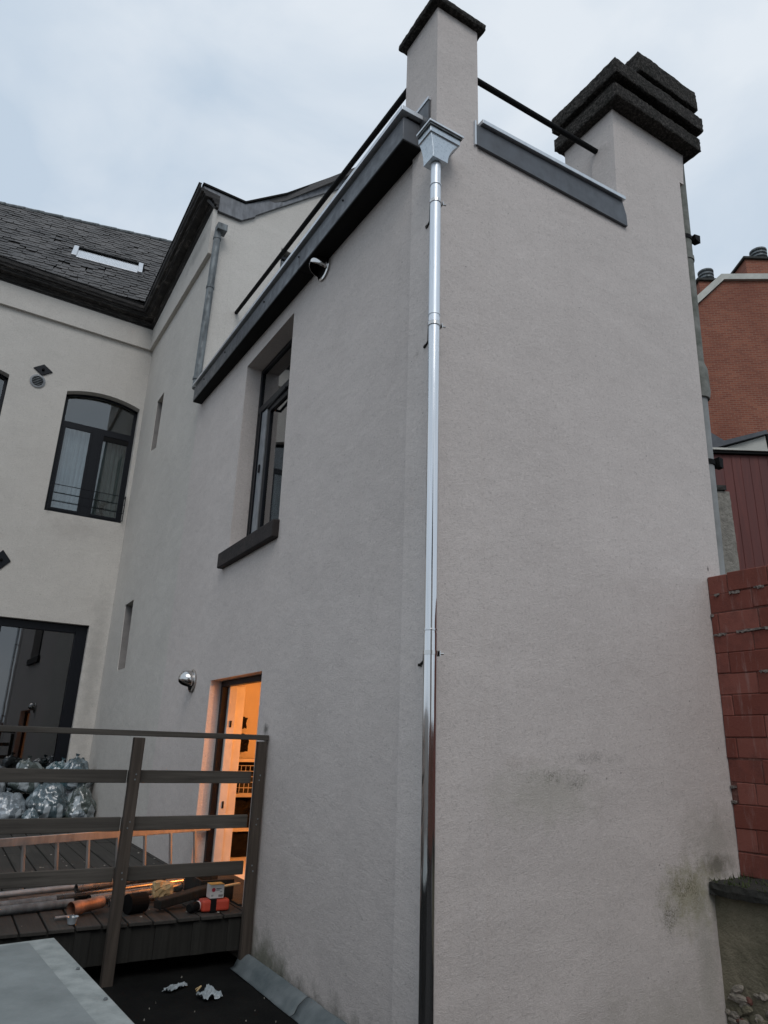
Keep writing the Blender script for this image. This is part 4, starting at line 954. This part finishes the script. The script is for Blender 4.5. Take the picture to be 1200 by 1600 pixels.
# ---------------------------------------------------------------- red block wall and old retaining wall
t=thing('block_wall','red painted block wall meeting the annex at the right','wall')
MB().box((2.887,-3.2,.88),(3.02,-.002,3.22)).build('mortar_core','redmortar',t)
zc=[3.235,3.069,2.908,2.729,2.574,2.405,2.235,2.073,1.903,1.747,1.569,1.409,1.238,1.07,.90]
offs=[-.189,-.39,-.065,-.35,-.12,-.345,-.108,-.35,-.098,-.29,-.202,-.31,-.173,-.33]
for k in range(14):
    z1,z0=zc[k]-.004,zc[k+1]+.005; y=0; nxt=offs[k]
    while y>-3.2:
        d=random.uniform(-.004,.004); hh=random.uniform(-.003,.003)
        miss = (k==10 and y==0)
        if miss: nxt=-.21; y=-.055
        MB().box((2.88+d,nxt+.003,z0+hh-.002),(3.03,y-.002,z1+hh+.002),.0035).build('block','redblock',t,bevel=.006,seg=1,loc=(2.95,(y+nxt)/2,z0))
        y=nxt; nxt=y-.355*random.uniform(.97,1.03)
mb=MB()
for k,(y0,y1,z) in enumerate(((-.20,-.29,3.067),(-.42,-.5,3.075),(-.53,-.70,2.90),(-.06,-.12,2.735),(-.22,-.30,2.74),(-.30,-.55,2.742),(-.37,-.44,2.41),(-.02,-.07,2.73),(-.005,-.03,2.9),(-.005,-.05,1.54),(-.0,-.04,1.43),(-.06,-.1,3.068))):
    n=6
    for i in range(n):
        a=y0+(y1-y0)*i/n; b=y0+(y1-y0)*(i+1)/n; mb.box((2.868,min(a,b),z-.008-random.random()*.012),(2.885,max(a,b),z+.004),.003)
mb.build('mortar_squeeze','mortar',t)
place(t,(2.95,-1.6,.9))
t=thing('retaining_wall','mossy damp concrete wall under the red blocks','wall')
def sheet(x,y0,y1,z0,z1,amp,mat,name,n=40):
    mb=MB()
    for j in range(n+1):
        for i in range(n+1):
            y=y0+(y1-y0)*i/n; z=z0+(z1-z0)*j/n; mb.v.append((x+amp*noise.noise((y*3,z*3,1))+amp*.5*noise.noise((y*11,z*11,4)),y,z))
    for j in range(n):
        for i in range(n): a=j*(n+1)+i; mb.f.append((a,a+1,a+n+2,a+n+1))
    return mb.build(name,mat,t,smooth=True)
sheet(2.54,-3.2,-.0,-.3,.80,.012,'concrete','wall_face')
MB().box((2.575,-3.2,-.3),(3.05,-.002,.80)).build('wall_core','concrete',t)
rough_slab((2.47,-3.2,.80),(3.05,-.003,.895),.016,.05,9).build('slab','slabstone',t)
for k in range(70):
    y=-random.uniform(.0,1.2); z=random.uniform(-.05,.30)*(1-.3*random.random()); q=random.uniform(.018,.055)
    bm=bmesh.new(); bmesh.ops.create_icosphere(bm,subdivisions=2,radius=1)
    sc3=(q*.6,q*random.uniform(.7,1.7),q*random.uniform(.5,1.0)); an=random.uniform(-.6,.6)
    for v_ in bm.verts:
        p_=v_.co*(1+.45*noise.noise(v_.co*1.7+Vector((k,0,0)))); Y=p_.y*sc3[1]; Z=p_.z*sc3[2]; v_.co=Vector((p_.x*sc3[0],Y*cos(an)-Z*sin(an),Y*sin(an)+Z*cos(an)))
    me=bpy.data.meshes.new('stone'); bm.to_mesh(me); bm.free(); me.materials.append(M['rubble' if random.random()<.6 else ('redmortar' if random.random()<.4 else 'concrete')].m)
    o=bpy.data.objects.new('stone',me); o.location=(2.535,y,z); link(o,t)
mb=MB()
for k in range(1500):
    y=-random.uniform(0,3.1); x=2.47+random.random()**1.5*.40; z=.893; h=random.uniform(.008,.05)*(1.3 if x>2.7 else .7); a=random.uniform(0,6.28); w=.006
    if noise.noise((x*9,y*5,0))<-.12: continue
    dx,dy=cos(a)*w,sin(a)*w; lx,ly=random.uniform(-.02,.02),random.uniform(-.02,.02)
    mb.add([(x-dx,y-dy,z-.005),(x+dx,y+dy,z-.005),(x+lx,y+ly,z+h)],[(0,1,2)])
o=mb.build('moss_tufts','moss',t); o['kind']='stuff'
rough_slab((2.50,-.40,-.3),(2.60,-.02,-.02),.012,.05,21).build('kerb_stone','bitumen',t)
place(t,(2.8,-1.6,-.3))

# fibre cement pipe at the right edge
t=thing('vent_pipe','tall grey fibre cement pipe behind the right edge of the annex','pipe')
def vp(z): return Vector((3.262+.035*(z-3.0)/1.0*.98, .17, z))
MB().tube([vp(5.5),vp(8.8)],.085,20).build('pipe_section','cement_old',t,smooth=True)
MB().tube([vp(2.0),vp(5.3)],.083,20).build('pipe_section','cement',t,smooth=True)
MB().tube([vp(5.15),vp(5.22),vp(5.48),vp(5.55)],[.105,.118,.112,.09],20).build('pipe_socket','cement_old',t,smooth=True)
for z in (4.45,7.12):
    MB().tube([vp(z-.025),vp(z+.025)],.094,20).build('pipe_clamp','rubber',t,smooth=True); MB().box((vp(z).x+.06,.06,z-.04),(vp(z).x+.13,.12,z+.05),.01).build('clamp_bolt','rubber',t)
MB().tube([vp(6.83),vp(6.88)],.095,20).build('pipe_clamp','cement_old',t,smooth=True)
place(t,tuple(vp(2)))

# ---------------------------------------------------------------- buildings to the right, in the distance
def P(r,d,z): v=CAM+R0*r+F0*d; return (v.x,v.y,z)
YR=-YA
def local(name,label,cat,r,d,z=0):
    """a thing whose own x axis runs along R0 and y axis along F0"""
    o=bpy.data.objects.new(name,None); C.objects.link(o); o.location=P(r,d,z); o.rotation_euler=(0,0,-YA); return tag(o,label,cat)
t=local('clad_wall','dark red timber clad wall beyond the block wall','wall',4.3,9)
for k in range(34):
    x=.0+.125*k; d=random.uniform(0,.004); MB().box((x+.0003,d,1.0),(x+.1247,.06,5.76)).build('cladding_board','cladding',t,bevel=.004,seg=1,loc=(x+.06,0,3))
MB().box((-.02,.0-.05,5.76),(4.3,.15,5.80)).build('top_trim','rubber',t); MB().box((-.02,-.07,5.80),(4.3,.16,5.83)).build('top_trim','stonewhite',t)
MB().box((-.0,.07,1.0),(4.28,.2,5.76)).build('wall_core','rubber',t)
t=local('rough_pillar','narrow pale roughcast pillar beside the grey pipe','pillar',3.93,8)
rough_slab((0,0,1.5),(.27,.3,4.83),.008,.06,2).build('pillar_shaft','palerough',t); rough_slab((-.03,-.03,4.83),(.22,.30,4.90),.01,.04,5).build('pillar_cap','slabstone',t)
t=local('shed','small grey roofed outbuilding with a white fascia','shed',5.5,11)
MB().prism([(.06,0,6.70),(1.0,0,7.02),(1.02,0,6.70)],(0,.1,0)).build('fascia','stonewhite',t)
MB().prism([(.0,-.08,6.80),(1.0,-.08,7.10),(1.0,-.08,7.03),(.16,-.08,6.76),(.02,-.08,6.72)],(0,.5,0)).build('verge','zincroof',t)
MB().prism([(-.2,.3,6.70),(-.2,.3,7.45),(.02,.3,7.34),(.55,.3,6.98),(.55,.3,6.70)],(0,3,0)).build('roof','zincroof',t)
MB().prism([(.55,.2,6.98),(1.0,.2,7.13),(2.0,.2,7.46),(2.0,.2,7.0),(1.0,.2,6.8)],(0,3,0)).build('roof','zincroof',t)
MB().box((1.02,-.02,6.5),(1.08,.05,7.05)).build('post','rubber',t); MB().box((1.08,.0,6.6),(2.4,.04,7.10)).build('wall','zincroof',t)
MB().box((1.15,-.04,7.10),(1.5,.10,7.18)).build('gutter_end','stonewhite',t)
MB().box((.0,.3,2.5),(3,3,6.7)).build('wall','zincroof',t)
t=local('brick_house','tall orange-red brick house with a pale coping on its gable','building',11.0,22)
MB().prism([(-4,0,8.5),(-4,0,13.2),(.02,0,17.25),(1.31,0,18.55),(4.4,0,18.78),(9,0,18.9),(9,0,0),(-4,0,0)],(0,8,0)).build('wall','brick',t)
MB().prism([(-4,-.12,13.25),(.0,-.12,17.27),(1.30,-.12,18.57),(9,-.12,18.92),(9,-.12,19.18),(1.22,-.12,18.80),(-.1,-.12,17.5),(-4,-.12,13.6)],(0,.4,0)).build('coping','stonewhite',t)
def stack(x0,x1,z0,z1,y,px,pr):
    s=MB().box((x0,y,z0),(x1,y+1.0,z1)).build('chimney','brick',t)
    MB().box((x0-.1,y-.1,z1),(x1+.1,y+1.1,z1+.10)).build('chimney_cap','slabstone',s,bevel=.02)
    MB().lathe((px,y+.45,z1+.1),[(pr*.8,0),(pr*.85,.25),(pr*1.1,.3),(pr*1.1,.34),(pr*.9,.36),(pr*.9,.42),(pr*1.1,.45),(pr*1.1,.5),(pr*.9,.52),(pr*.9,.56),(pr*1.12,.6),(pr*1.12,.66),(pr*.5,.68)],20).build('chimney_pot','zinc_old',s,smooth=False)
stack(.72,1.85,16,18.98,.6,1.25,.26)
stack(2.62,4.0,17,20.05,.6,3.45,.28)
# unseen walls and house added to shade the lower walls and show in glass
t=thing('occluder_wall','unseen brick wall added behind the viewer to shade the yard','wall')
MB().box((-7.6,-9.3,-.3),(9,-9.0,2.2)).build('wall','brick',t)
t=thing('occluder_house','unseen rendered house added behind the viewer to shade the yard','building')
MB().box((-9,-19,-.3),(-2,-14,6.5)).build('wall','stucco2',t); MB().prism([(-9.3,-19,6.5),(-1.7,-19,6.5),(-5.5,-19,10)],(0,5,0)).build('roof','slate',t)
t=thing('occluder_side_wall','unseen rendered wall added left of the deck to shade the yard','wall')
MB().box((-6.6,-6,-.3),(-6.3,11.4,2.3)).build('wall','stucco2',t)
